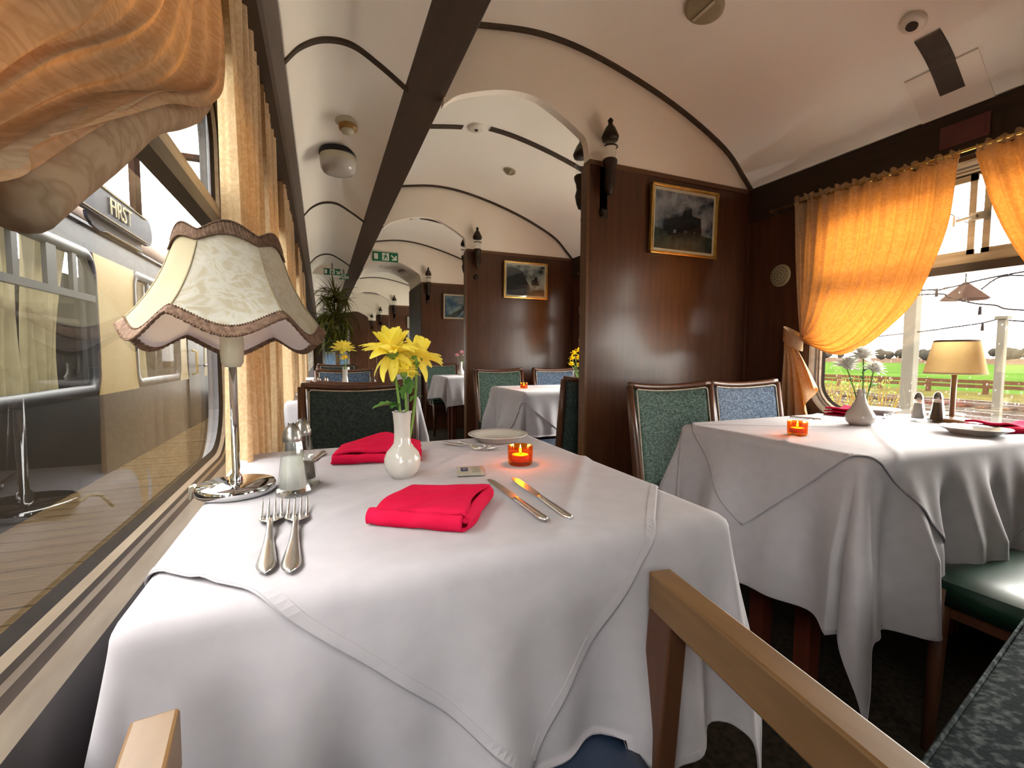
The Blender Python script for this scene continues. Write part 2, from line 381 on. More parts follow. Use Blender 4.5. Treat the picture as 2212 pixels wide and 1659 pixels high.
# left cornice board and upper side panels
bm = B()
prof = [(-0.105, 2.095), (-0.112, 2.0), (-0.12, 1.885), (-0.13, 1.87), (-0.235, 1.87), (-0.30, 1.87), (-0.30, 2.5), (-0.105, 2.5)]
a = [bm.verts.new((x, Y0, z)) for x, z in prof]; b = [bm.verts.new((x, Y1, z)) for x, z in prof]
for k in range(len(prof)): bm.faces.new((a[k], a[(k + 1) % len(prof)], b[(k + 1) % len(prof)], b[k]))
bm.faces.new(a); bm.faces.new(b[::-1])
tag(obj('trim_cornice_left', bm, 'beam_wood'), 'dark cornice board above the left windows', 'cornice', kind='structure')
bm = B()
prof = [(2.30, 1.951), (2.292, 1.95), (2.292, 1.77), (2.31, 1.76), (2.40, 1.76), (2.40, 2.5), (2.33, 2.5)]
a = [bm.verts.new((x, Y0, z)) for x, z in prof]; b = [bm.verts.new((x, Y1, z)) for x, z in prof]
for k in range(len(prof)): bm.faces.new((a[k], a[(k + 1) % len(prof)], b[(k + 1) % len(prof)], b[k]))
bm.faces.new(a); bm.faces.new(b[::-1])
tag(obj('trim_cornice_right', bm, 'dark_wood_y'), 'dark wooden rail above the right windows', 'cornice', kind='structure')
# end walls
bm = B(); box(bm, (1.03, Y0 - 0.03, 1.25), (2.75, 0.06, 2.6))
tag(obj('wall_rear', bm, 'dark_wood'), 'dark wooden end wall far behind the camera', 'wall', kind='structure')
bm = B(); box(bm, (1.03, Y1 + 0.03, 1.25), (2.75, 0.06, 2.6))
tag(obj('wall_far', bm, 'dark_wood'), 'dark end wall far down the coach', 'wall', kind='structure')

# ------------------------------------------------------------------ side walls with rounded windows
WHL, LC = 0.63, 0.875          # half width and centre of the wider left windows
def rrect(cy, hw, z0, z1, r, o=0.0, n=8):
    """rounded rectangle path in (y,z), grown outwards by o; bottom corners very round, top corners less"""
    hw += o; z0 -= o; z1 += o; r = r + o
    pts = []
    for (sy, sz, a0) in ((1, -1, -PI / 2), (1, 1, 0), (-1, 1, PI / 2), (-1, -1, PI)):
        rr = r
        yc = cy + sy * (hw - rr); zc = (z1 - rr) if sz > 0 else (z0 + rr)
        for k in range(n + 1):
            a = a0 + PI / 2 * k / n
            pts.append((yc + rr * math.cos(a), zc + rr * math.sin(a)))
    return pts
def wall_bay(bm, x, xo, ya, yb, cy, WH=WH):
    """wall panel x (inner) .. xo (outer) between ya and yb with a rounded window hole"""
    hole = rrect(cy, WH, SILL, WTOP, 0.13, 0.045)
    zt, zb = 1.95, 0.0
    def out(p):
        dy, dz = p[0] - cy, p[1] - 1.22
        t = 1e9
        if dy > 1e-6: t = min(t, (yb - cy) / dy)
        if dy < -1e-6: t = min(t, (ya - cy) / dy)
        if dz > 1e-6: t = min(t, (zt - 1.22) / dz)
        if dz < -1e-6: t = min(t, (zb - 1.22) / dz)
        return (cy + dy * t, 1.22 + dz * t)
    # add hole points at the corner directions
    for sgn_y, sgn_z in ((yb, zt), (ya, zt), (ya, zb), (yb, zb)):
        best = min(range(len(hole)), key=lambda k: abs(math.atan2(hole[k][1] - 1.22, hole[k][0] - cy) - math.atan2(sgn_z - 1.22, sgn_y - cy)))
        hole[best] = hole[best] + ((sgn_y, sgn_z),)
    n = len(hole); rings = []
    for xx in (x, xo):
        hi = [bm.verts.new((xx, p[0], p[1])) for p in hole]
        ho = [bm.verts.new((xx,) + (p[2] if len(p) > 2 else out(p))) for p in hole]
        rings.append((hi, ho))
        for k in range(n): bm.faces.new((hi[k], hi[(k + 1) % n], ho[(k + 1) % n], ho[k]))
    for k in range(n):
        bm.faces.new((rings[0][0][k], rings[0][0][(k + 1) % n], rings[1][0][(k + 1) % n], rings[1][0][k]))
edges = [Y0, -2.105, -0.07, 1.962, 3.997, 6.03, 9.05, 11.3, 13.3, Y1]
bays = [WIN_C - 2 * BAY, WIN_C - BAY, WIN_C, WIN_C + BAY, WIN_C + 2 * BAY, 7.9, 10.17, 12.3, 14.3]
LP = 1.44
lbays = [LC + LP * k for k in range(-3, 10)]
ledges = [Y0] + [c + LP / 2 for c in lbays[:-1]] + [Y1]
bmL, bmR = B(), B()
for i, cy in enumerate(bays): wall_bay(bmR, XR, XR + 0.07, edges[i], edges[i + 1], cy)
for i, cy in enumerate(lbays): wall_bay(bmL, XL, XL - 0.07, ledges[i], ledges[i + 1], cy, WHL)
tag(obj('wall_left', bmL, 'wall_lining'), 'left side wall of the coach with rounded windows', 'wall', kind='structure')
tag(obj('wall_right', bmR, 'dark_wood'), 'right side wall of dark polished wood with windows', 'wall', kind='structure')
# dark window pillars on the left
pil = thing('trim_pillars_left', 'red-brown wooden panels between the left windows', 'panel', (XL, 0, 0), kind='structure')
for y in ledges[1:-1]:
    bm = B(); box(bm, (0.002, y, 1.3), (0.012, 0.07, 1.12)); obj('pillar_panel', bm, 'red_wood', pil)

def ring_band(bm, cy, o1, x1, o2, x2, r=0.13, WH=WH):
    p1 = rrect(cy, WH, SILL, WTOP, r, o1); p2 = rrect(cy, WH, SILL, WTOP, r, o2); n = len(p1)
    a = [bm.verts.new((x1, p[0], p[1])) for p in p1]; b = [bm.verts.new((x2, p[0], p[1])) for p in p2]
    for k in range(n): bm.faces.new((a[k], a[(k + 1) % n], b[(k + 1) % n], b[k]))
def make_window(n, cy, side, label):
    s = 1 if side == 'L' else -1
    gx = GL if side == 'L' else GR
    WH = WHL if side == 'L' else globals()['WH']
    w = thing('window_%d' % n, label, 'window', (gx, cy, SILL), kind='structure')
    def L(bm, name, mat, sm=False, parent=None):
        for v in bm.verts: v.co -= Vector((gx, cy, SILL))
        return obj(name, bm, mat, parent or w, sm)
    # glazing: one lower pane, two upper panes
    pts = [p for p in rrect(cy, WH, SILL, WTOP, 0.13, 0.01)]
    zt0, zt1 = 1.335, 1.395
    bm = B(); vs_ = [bm.verts.new((gx, p[0], min(p[1], zt0 + 0.01))) for p in pts]
    bm.faces.new(vs_); bmesh.ops.remove_doubles(bm, verts=bm.verts, dist=1e-5)
    L(bm, 'glass_pane', 'window_glass')
    for sy in (-1, 1):
        bm = B(); box(bm, (gx, cy + sy * (WH / 2 + 0.005), (zt1 + WTOP) / 2), (0.003, WH - 0.03, WTOP - zt1))
        up = L(bm, 'vent_pane', 'window_glass')
        bm = B()
        y0, y1 = cy + sy * 0.008, cy + sy * (WH)
        box(bm, (gx + s * 0.006, cy + sy * 0.022, (zt1 + WTOP) / 2), (0.02, 0.022, WTOP - zt1))
        box(bm, (gx + s * 0.006, (y0 + y1) / 2, WTOP - 0.012), (0.02, abs(y1 - y0), 0.024))
        box(bm, (gx + s * 0.006, (y0 + y1) / 2, zt1 + 0.01), (0.02, abs(y1 - y0), 0.02))
        L(bm, 'vent_frame', 'frame_metal', parent=w)
    bm = B(); box(bm, (gx + s * 0.008, cy, 1.378), (0.03, WH * 2, 0.036)); L(bm, 'transom_bar', 'frame_metal')
    bm = B(); box(bm, (gx + s * 0.014, cy, 1.345), (0.036, WH * 2, 0.034)); L(bm, 'transom_rail', 'frame_dark')
    # latch on the vent meeting stile
    bm = B(); box(bm, (gx + s * 0.026, cy - 0.01, 1.535), (0.016, 0.06, 0.03)); tube(bm, [(gx + s * 0.036, cy, 1.535), (gx + s * 0.036, cy + 0.06, 1.53)], 0.007); box(bm, (gx + s * 0.036, cy + 0.066, 1.53), (0.012, 0.008, 0.04))
    L(bm, 'latch', 'dull_steel')
    # nested frame bands from glass out to the wall face
    prof = [(-0.004, 0.004, 'rubber', 'seal'), (0.008, 0.012, 'frame_metal', 'inner_trim'), (0.014, 0.02, 'frame_dark', 'groove'), (0.019, 0.024, 'frame_metal', 'middle_trim'), (0.025, 0.027, 'frame_dark', 'groove'), (0.031, 0.034, 'frame_paint', 'outer_trim'), (0.05, 0.048, None, None)]
    for (o1, d1, m, nm), (o2, d2, _, _) in zip(prof, prof[1:]):
        bm = B(); ring_band(bm, cy, o1, gx + s * d1, o2, gx + s * d2, WH=WH)
        L(bm, nm, m, True)
    bm = B(); ring_band(bm, cy, 0.05, gx + s * 0.048, 0.054, gx + s * 0.03, WH=WH); L(bm, 'outer_trim_edge', 'frame_paint', True)
    return w
ORDW = ['first', 'second', 'third', 'fourth', 'fifth', 'sixth', 'seventh', 'eighth', 'ninth', 'tenth', 'eleventh']
k = 1
for i, cy in enumerate(lbays):
    if i < 3: lab = 'rounded left window behind the camera, %s one back' % ORDW[2 - i]
    elif i == 3: lab = 'large rounded window beside the fringed lamp, seen close up'
    else: lab = 'left window beyond the nearest hanging curtain, %s of the row' % ORDW[i - 4]
    make_window(k, cy, 'L', lab); k += 1
WR = ['right window two bays behind the camera', 'right window one bay behind the camera', 'right window with tied curtains beside the cream pleated lamp', 'right window hidden behind the nearest wood partition', 'right window behind the second wood partition', 'right window past the exit signs', 'right window of the third bay from the far end', 'right window of the second bay from the far end', 'last right window by the far end wall']
for i, cy in enumerate(bays):
    make_window(k, cy, 'R', WR[i]); k += 1
# rain drops on the two near right windows
bm = B()
for q in range(420):
    y = WIN_C + random.uniform(-0.54, 0.54); z = random.uniform(0.77, 1.32); r = random.uniform(0.0012, 0.0032)
    m = bmesh.ops.create_icosphere(bm, subdivisions=1, radius=r)
    for v in m['verts']: v.co = Vector((v.co.x * 0.4 + GR + 0.002, v.co.y + y, v.co.z * random.uniform(1, 1.6) + z))
tag(obj('raindrops', bm, 'droplet', smooth=True), 'raindrops on the outside of the near right window', 'raindrops', kind='stuff')
# light portals in the window openings (no light of their own, sampling aid only)
for sd, row in (('L', lbays), ('R', bays)):
    for cy in row:
        a = bpy.data.lights.new('window_portal', 'AREA'); a.shape = 'RECTANGLE'; a.size = 1.0; a.size_y = 1.2
        o = bpy.data.objects.new('window_portal', a)
        a.cycles.is_portal = True
        x = GL - 0.03 if sd == 'L' else GR + 0.03
        o.location = (x, cy, 1.22)
        o.rotation_euler = (0, -PI / 2, 0) if sd == 'L' else (0, PI / 2, 0)
        COL.objects.link(o)

# ------------------------------------------------------------------ partitions with white bulkhead and archway
ORD = ['nearest', 'second', 'third', 'fourth', 'fifth', 'sixth']
def bulkhead(bm, y0, y1):
    """white panel between arch opening and vault, full width from the beam to the right wall"""
    top = [(p.x, p.y + 0.012) for p in MAINC]
    low = [(p.x, p.y) for p in ARCHC] + [(2.30, 1.95)]
    poly = [(0.50, 2.06)] + low[1:] + top[::-1]
    a = [bm.verts.new((x, y0, z)) for x, z in poly]; b = [bm.verts.new((x, y1, z)) for x, z in poly]
    n = len(poly)
    bm.faces.new(a); bm.faces.new(b[::-1])
    for k in range(n): bm.faces.new((a[k], a[(k + 1) % n], b[(k + 1) % n], b[k]))
def ceiling_arc(bm, curve, y, w, drop=0.012, th=0.006):
    low = [bm.verts.new((p.x, y - w / 2, p.y - drop * 0 - 0.001)) for p in curve]
    for sgn in (0,):
        A = [[(p.x, yy, p.y + dz) for p in curve] for yy, dz in ((y - w / 2, 0.003), (y - w / 2, -drop), (y + w / 2, -drop), (y + w / 2, 0.003))]
        V = [[bm.verts.new(q) for q in r] for r in A]
        for j in range(4):
            for i in range(len(curve) - 1): bm.faces.new((V[j][i], V[j][i + 1], V[(j + 1) % 4][i + 1], V[(j + 1) % 4][i]))
    for v in low: bm.verts.remove(v)
for i, y in enumerate(PART_Y):
    th = 0.82 if i == 2 else 0.045
    w = thing('wall_partition_%d' % (i + 1), '%s dark wooden partition along the right side, with a white arch above' % ORD[i], 'partition', (PX, y, 0), kind='structure')
    O = Vector((PX, y, 0))
    def L(bm, name, mat, **kw):
        for v in bm.verts: v.co -= O
        return obj(name, bm, mat, w, **kw)
    bm = B(); box(bm, ((PX + XR) / 2, y + th / 2, 0.965), (XR - PX, th, 1.93)); L(bm, 'wood_panel', 'dark_wood')
    bm = B(); box(bm, ((PX + XR) / 2, y + th / 2, 1.94), (XR - PX, th + 0.012, 0.024)); L(bm, 'top_rail', 'trim_wood')
    bm = B(); box(bm, (PX - 0.006, y + th / 2, 0.965), (0.014, th + 0.012, 1.93)); L(bm, 'edge_strip', 'trim_wood' if i != 2 else 'dark_wood_y')
    bm = B(); bulkhead(bm, y, y + th); L(bm, 'bulkhead', 'bulkhead_paint')
    bm = B(); box(bm, (2.285, y - 0.008, 0.96), (0.016, 0.016, 1.92)); L(bm, 'corner_bead', 'dark_wood')
    bm = B(); ceiling_arc(bm, MAINC, y - 0.012, 0.026); L(bm, 'ceiling_moulding', 'ceiling_trim')
    bm = B(); ceiling_arc(bm, CORRC, y, 0.024); L(bm, 'corridor_moulding', 'ceiling_trim')
# partition behind the camera on the right
bm = B(); box(bm, ((PX + XR) / 2, -0.13, 0.97), (XR - PX, 0.045, 1.95))
tag(obj('wall_partition_7', bm, 'dark_wood'), 'wooden partition just behind the camera', 'partition', kind='structure')
# corridor header at the thick bulkhead
bm = B(); box(bm, (0.12, 6.85, 2.16), (0.46, 0.05, 0.12))
tag(obj('trim_header', bm, 'bulkhead_paint'), 'pale header across the corridor by the exit signs', 'header', kind='structure')
# far door
dr = thing('door_1', 'far end door with a tall glazed panel', 'door', (0.42, Y1 - 0.05, 0), kind='structure')
bm = B()
for x in (-0.36, 0.36): box(bm, (x, 0, 1.0), (0.07, 0.05, 2.0))
for z in (0.2, 1.05, 1.97): box(bm, (0, 0, z), (0.72, 0.05, 0.08))
obj('door_frame', bm, 'door_grey', dr)
bm = B(); box(bm, (0, 0.015, 1.5), (0.64, 0.01, 0.86)); obj('door_pane', bm, 'coach_inside', dr)
bm = B(); box(bm, (0, 0.01, 0.62), (0.64, 0.02, 0.8)); obj('door_panel', bm, 'pale_blue', dr)
bm = B(); tube(bm, [(0.27, -0.03, 1.0), (0.27, -0.07, 1.0), (0.16, -0.07, 1.0)], 0.012); obj('door_handle', bm, 'steel', dr)

# mid-bay ceiling strips with a white roundel between
def strip(y, x0, x1, w, label):
    bm = B(); n = 10
    cur = [Vector((lerp(x0, x1, t / n), main_z(lerp(x0, x1, t / n)))) for t in range(n + 1)]
    ceiling_arc(bm, cur, y, w, 0.008)
    tag(obj('ceiling_strip', bm, 'ceiling_trim'), label, 'ceiling strip', 'dark ceiling strips')
strip(1.02, 2.05, 2.235, 0.075, 'dark ceiling strip above the right window, nearest the camera')
strip(2.90, 0.56, 0.86, 0.045, 'short dark ceiling strip left of the white roundel, behind the nearest arch')
strip(2.86, 1.03, 1.95, 0.045, 'long dark ceiling strip right of the white roundel, behind the nearest arch')
strip(4.97, 0.56, 0.80, 0.045, 'short dark ceiling strip behind the second arch')
strip(4.97, 1.0, 1.7, 0.045, 'long dark ceiling strip behind the second arch')
strip(7.9, 0.6, 1.5, 0.045, 'dark ceiling strip beyond the exit sign arch')
def ceiling_disc(x, y, r, label, mat='white_plastic', hole=None, name='ceiling_roundel'):
    z = main_z(x); dz = (main_z(x + 0.02) - main_z(x - 0.02)) / 0.04
    t = thing(name, label, 'ceiling fitting', (x, y, z), group='round ceiling fittings')
    t.rotation_euler = (0, -math.atan(dz), 0)
    bm = B(); lathe(bm, [(0, -0.02), (r * 0.8, -0.02), (r, -0.012), (r, 0.01), (0, 0.01)], 28); obj('cover', bm, mat, t, True)
    if hole:
        bm = B(); lathe(bm, [(0, -0.024), (hole, -0.024), (hole, -0.018), (0, -0.018)], 20); obj('lens', bm, 'black_plastic', t)
    else:
        bm = B(); box(bm, (0, 0, -0.022), (0.012, r * 1.5, 0.006)); obj('crossbar', bm, 'cream_plastic', t)
    return t
ceiling_disc(1.44, 1.47, 0.075, 'round slotted ceiling vent at the top edge of the picture', 'vent_grey')
ceiling_disc(1.985, 1.03, 0.04, 'white ceiling roundel with a black lens, above the right window', hole=0.018)
ceiling_disc(0.945, 2.88, 0.055, 'white ceiling roundel between two dark strips, behind the nearest arch', hole=0.012)
ceiling_disc(1.27, 2.3, 0.04, 'small ceiling vent just behind the nearest white arch', 'vent_grey')
ceiling_disc(1.36, 3.32, 0.045, 'small pale ceiling vent in front of the second arch', 'vent_grey')
ceiling_disc(0.9, 4.97, 0.05, 'white ceiling roundel behind the second arch', hole=0.012)
# white cover plate and red plate on the right cornice
bm = B(); n = 6
for xx0, xx1 in ((2.16, 2.30),):
    cur = [Vector((lerp(xx0, xx1, t / n), main_z(lerp(xx0, xx1, t / n)))) for t in range(n + 1)]
    ceiling_arc(bm, cur, 1.03, 0.22, 0.006)
tag(obj('cover_plate', bm, 'bulkhead_paint'), 'pale cover plate where the ceiling meets the right rail', 'cover plate')
t = thing('rail_plate', 'dark red framed plate on the rail above the right window', 'plate', (2.292, 1.0, 1.862))
bm = B(); box(bm, (-0.003, 0, 0), (0.006, 0.15, 0.085)); obj('plate_frame', bm, 'red_plate', t, bev=0.002)
bm = B(); box(bm, (-0.007, 0, 0), (0.003, 0.125, 0.06)); obj('plate_face', bm, 'red_plate', t)
# ceiling light and detector over the corridor
t = thing('ceiling_light', 'white round ceiling light over the window side of the coach', 'ceiling light', (0.115, 2.98, 2.205))
bm = B(); lathe(bm, [(0, 0.0), (0.105, 0.0), (0.108, -0.02), (0.104, -0.03), (0, -0.03)], 36); obj('base_ring', bm, 'black_plastic', t, True)
bm = B(); lathe(bm, [(0.102, -0.03), (0.104, -0.06), (0.1, -0.075), (0.0, -0.075)], 36); obj('cream_body', bm, 'cream_plastic', t, True)
bm = B(); lathe(bm, [(0.103, -0.065), (0.1, -0.1), (0.085, -0.122), (0.05, -0.133), (0, -0.136)], 36); obj('glass_dome', bm, 'porcelain', t, True)
t = thing('smoke_detector', 'small amber-brown smoke detector in front of the white ceiling light', 'smoke detector', (0.15, 2.58, 2.207))
bm = B(); lathe(bm, [(0, 0), (0.06, 0), (0.062, -0.012), (0.05, -0.022), (0, -0.022)], 28); obj('base', bm, 'cream_plastic', t, True)
bm = B(); lathe(bm, [(0.045, -0.022), (0.045, -0.045), (0, -0.045)], 28); obj('body', bm, 'amber_plastic', t, True)
bm = B(); lathe(bm, [(0.03, -0.045), (0.03, -0.062), (0, -0.064)], 24); obj('sensor_cap', bm, 'cream_plastic', t, True)
t = thing('emergency_light', 'oval bulkhead light on the thick arch by the exit signs', 'light', (1.07, 6.4, 2.13))
bm = B(); lathe(bm, [(0, 0.02), (0.07, 0.02), (0.075, 0), (0.06, -0.03), (0, -0.045)], 24); obj('lens', bm, 'white_plastic', t, True)
bm = B(); lathe(bm, [(0.075, 0.02), (0.09, 0.02), (0.09, -0.005), (0.075, -0.005)], 24); obj('rim', bm, 'dull_steel', t, True)

# exit signs
def exit_sign(loc, w, h, label, hang=False):
    t = thing('exit_sign', label, 'exit sign', loc)
    bm = B(); box(bm, (0, 0, 0), (w, 0.012, h)); obj('sign_board', bm, 'sign_green', t)
    u = h
    def P(bm, poly, cx): prism(bm, [(cx + x * u, z * u) for x, z in poly], -0.004, Matrix.Translation((0, -0.006, 0)))
    bm = B(); P(bm, [(-0.36, -0.4), (0.36, -0.4), (0.36, 0.4), (-0.36, 0.4)], 0.0); fig = obj('pictogram_panel', bm, 'sign_white', t)
    bm = B()
    for poly in ([(-0.05, 0.2), (0.07, 0.2), (0.07, 0.34), (-0.05, 0.34)], [(-0.12, -0.05), (0.06, -0.05), (0.1, 0.17), (-0.06, 0.17)], [(-0.12, -0.05), (0.0, -0.05), (-0.14, -0.34), (-0.26, -0.34)], [(0.0, -0.05), (0.07, -0.05), (0.24, -0.2), (0.16, -0.34), (0.1, -0.3), (0.14, -0.18)], [(0.08, 0.12), (0.24, 0.0), (0.2, -0.05), (0.04, 0.06)], [(-0.06, 0.16), (-0.26, 0.08), (-0.22, 0.0), (-0.04, 0.1)]):
        prism(bm, [(x * u, z * u) for x, z in poly], -0.003, Matrix.Translation((0, -0.0105, 0)))
    obj('running_figure', bm, 'sign_green', t)
    bm = B(); P(bm, [(-0.28, 0.26), (0.12, -0.08), (0.12, 0.18), (0.28, 0.18), (0.28, -0.34), (-0.24, -0.34), (-0.24, -0.2), (0.02, -0.2), (-0.36, 0.14)], w * 0.34); obj('arrow', bm, 'sign_white', t)
    bm = B(); P(bm, [(-0.3, -0.3), (0.1, -0.3), (0.1, 0.3), (-0.3, 0.3)], -w * 0.34); obj('door_symbol', bm, 'sign_white', t)
    return t
exit_sign((0.77, 6.02, 2.235), 0.31, 0.115, 'green exit sign with running figure and arrow above the far arch')
t = exit_sign((0.145, 6.30, 2.05), 0.20, 0.08, 'small shaded exit sign hanging over the spiky plant')
bm = B(); box(bm, (0, 0.02, -0.048), (0.2, 0.05, 0.016)); obj('light_bar', bm, 'sign_white', t)
bm = B(); box(bm, (0, 0.02, 0.075), (0.02, 0.02, 0.075)); obj('hanger', bm, 'dull_steel', t)
t = exit_sign((0.29, 6.5, 2.03), 0.12, 0.07, 'dim exit sign half hidden behind the ceiling beam')
bm = B(); box(bm, (0, 0.02, 0.07), (0.02, 0.02, 0.08)); obj('hanger', bm, 'dull_steel', t)

# sconces: lantern-style wall lamps on the partition ends
def make_sconce():
    t = thing('wall_lantern', 'x', 'wall lamp', (0, 0, 0), group='lantern wall lamps on the partitions')
    bm = B(); box(bm, (0, 0.008, -0.1), (0.05, 0.016, 0.24)); lathe(bm, [(0, 0), (0.02, 0.0), (0.026, 0.03), (0, 0.05)], 14, (0, -0.002, -0.25)); obj('wall_plate', bm, 'bronze', t, bev=0.003)
    bm = B()
    lathe(bm, [(0, -0.16), (0.012, -0.155), (0.022, -0.13), (0.03, -0.09), (0.022, -0.06), (0.026, -0.03), (0.034, -0.01), (0.036, 0.005), (0.03, 0.012), (0, 0.012)], 20, (0, -0.05, 0))
    tube(bm, [(0, 0, -0.1), (0, -0.025, -0.13), (0, -0.05, -0.12)], 0.007)
    tube(bm, [(0, 0, -0.02), (0, -0.03, -0.05), (0, -0.05, -0.04)], 0.005)
    obj('lamp_body', bm, 'bronze', t, True)
    bm = B(); lathe(bm, [(0.026, 0.01), (0.03, 0.04), (0.026, 0.075), (0.02, 0.1)], 20, (0, -0.05, 0)); obj('glass_chimney', bm, 'thin_clear', t, True)
    bm = B()
    pts = [(0.034 * math.cos(a), -0.05 + 0.034 * math.sin(a), 0.068) for a in [PI * 1.05 + k * PI * 0.9 / 10 for k in range(11)]]
    tube(bm, pts, 0.004, 6); obj('hook_ring', bm, 'bronze', t, True)
    bm = B(); lathe(bm, [(0.0, 0.098), (0.036, 0.098), (0.042, 0.115), (0.034, 0.135), (0.022, 0.16), (0.012, 0.172), (0.01, 0.182), (0.014, 0.192), (0.006, 0.202), (0, 0.208)], 20, (0, -0.05, 0)); obj('crown_cap', bm, 'bronze', t, True)
    return t
sc0 = make_sconce()
spots = [((1.305, 1.962, 1.935), 0, 'lantern wall lamp on the face of the nearest partition, by its corner'),
         ((1.235, 2.012, 1.90), PI, 'lantern wall lamp on the back of the nearest partition, peeking past its edge'),
         ((1.305, 3.997, 1.935), 0, 'lantern wall lamp on the face of the second partition'),
         ((1.235, 4.047, 1.90), PI, 'lantern wall lamp on the back of the second partition, peeking past its edge'),
         ((1.305, 6.03, 1.935), 0, 'lantern wall lamp on the third partition, beside the thick arch'),
         ((1.305, 9.05, 1.935), 0, 'lantern wall lamp on the fourth partition, past the arch'),
         ((1.305, 11.3, 1.935), 0, 'lantern wall lamp on the fifth partition, far away'),
         ((1.305, 13.3, 1.935), 0, 'lantern wall lamp on the sixth, farthest partition')]
for i, (lc, rz, lab) in enumerate(spots):
    if i == 0: sc0.location = lc; sc0.rotation_euler = (0, 0, rz); sc0['label'] = lab
    else: copy_tree(sc0, lc, rz, lab)

# framed pictures
def picture(x0, x1, z0, z1, y, label, kind):
    cx, cz, w, h = (x0 + x1) / 2, (z0 + z1) / 2, x1 - x0, z1 - z0
    t = thing('framed_picture', label, 'picture', (cx, y, cz), group='framed railway pictures on the partitions')
    t.rotation_euler = (math.radians(1.5), 0, 0)
    fw = 0.014
    bm = B()
    for sx in (-1, 1): box(bm, (sx * (w / 2 - fw / 2), -0.012, 0), (fw, 0.022, h))
    for sz in (-1, 1): box(bm, (0, -0.012, sz * (h / 2 - fw / 2)), (w, 0.022, fw))
    obj('frame', bm, 'gold' if kind != 'blue' else 'trim_wood', t, bev=0.003)
    bm = B(); box(bm, (0, -0.006, 0), (w - fw, 0.008, h - fw)); obj('mount', bm, 'mount', t)
    iw, ih = w / 2 - fw - 0.016, h / 2 - fw - 0.016
    bm = B(); box(bm, (0, -0.011, 0), (iw * 2, 0.002, ih * 2)); art = obj('painting', bm, {'smoky': 'picture_sky', 'pale': 'picture_sky_pale', 'blue': 'picture_blue'}[kind], t)
    def shape(name, polys, mat, off):
        bm = B()
        for poly in polys: prism(bm, [(x * iw, z * ih) for x, z in poly], -0.0006, Matrix.Translation((0, -0.0122 - off, 0)))
        obj(name, bm, mat, art)
    circ = lambda x, z, r, k=14: [(x + r * math.cos(2 * PI * q / k), z + r * math.sin(2 * PI * q / k) * iw / ih) for q in range(k)]
    if kind == 'smoky':
        shape('ground', [[(-1, -1), (1, -1), (1, -0.45), (0.2, -0.35), (-0.4, -0.42), (-1, -0.3)]], 'picture_ground', 0.0002)
        shape('steam', [circ(0.12, 0.72, 0.09), circ(-0.02, 0.8, 0.12), circ(-0.2, 0.85, 0.1), circ(-0.12, 0.72, 0.08), circ(0.62, 0.3, 0.1), circ(0.75, 0.4, 0.12)], 'picture_steam', 0.0004)
        shape('locomotive', [[(-0.75, -0.3), (-0.6, 0.05), (-0.1, 0.2), (0.0, 0.55), (0.22, 0.55), (0.25, 0.25), (0.55, 0.2), (0.6, -0.3)], circ(0.2, -0.35, 0.13), circ(0.48, -0.35, 0.11), circ(-0.15, -0.36, 0.14), circ(-0.5, -0.34, 0.12)], 'picture_dark', 0.0009)
    elif kind == 'pale':
        shape('hillside', [[(-1, -1), (0.1, -1), (0.25, -0.5), (0.0, 0.1), (-0.2, 0.6), (-0.7, 0.85), (-1, 0.8)]], 'picture_dark', 0.0002)
        shape('foreground', [[(-0.2, -1), (1, -1), (1, -0.55), (0.4, -0.6)]], 'picture_ground', 0.0004)
        shape('locomotive', [[(0.3, -0.3), (0.32, 0.05), (0.45, 0.12), (0.48, 0.28), (0.58, 0.28), (0.62, 0.05), (0.72, -0.3)]], 'picture_dark', 0.0008)
    else:
        shape('track', [[(-1, -1), (-0.2, -1), (0.5, -0.1), (0.3, -0.05)], [(0.1, -1), (0.5, -1), (0.65, -0.1), (0.55, -0.1)]], 'picture_ground', 0.0002)
        shape('train', [[(0.2, -0.25), (0.2, 0.1), (0.85, 0.2), (0.95, -0.2)]], 'picture_dark', 0.0005)
        shape('cloud', [circ(0.1, 0.6, 0.25), circ(0.4, 0.55, 0.2)], 'picture_steam', 0.0004)
    bm = B(); box(bm, (0, -0.017, 0), (w - fw * 2 + 0.004, 0.0012, h - fw * 2 + 0.004)); obj('glazing', bm, 'thin_clear', t)
picture(1.58, 2.035, 1.535, 1.89, 1.955, 'gold-framed picture of a dark steam locomotive on the nearest partition', 'smoky')
picture(1.57, 2.022, 1.535, 1.876, 3.99, 'gold-framed picture with a pale clearing on the second partition', 'pale')
picture(1.50, 1.95, 1.475, 1.825, 6.023, 'blue train picture in a wooden frame on the third partition', 'blue')
t = thing('wall_notice', 'small pale notice board beyond the thick arch', 'notice', (1.65, 9.03, 1.5))
bm = B(); box(bm, (0, 0, 0.13), (0.2, 0.01, 0.22)); obj('upper_sheet', bm, 'paper', t)
bm = B(); box(bm, (0, 0, -0.13), (0.2, 0.01, 0.22)); obj('lower_sheet', bm, 'paper', t)

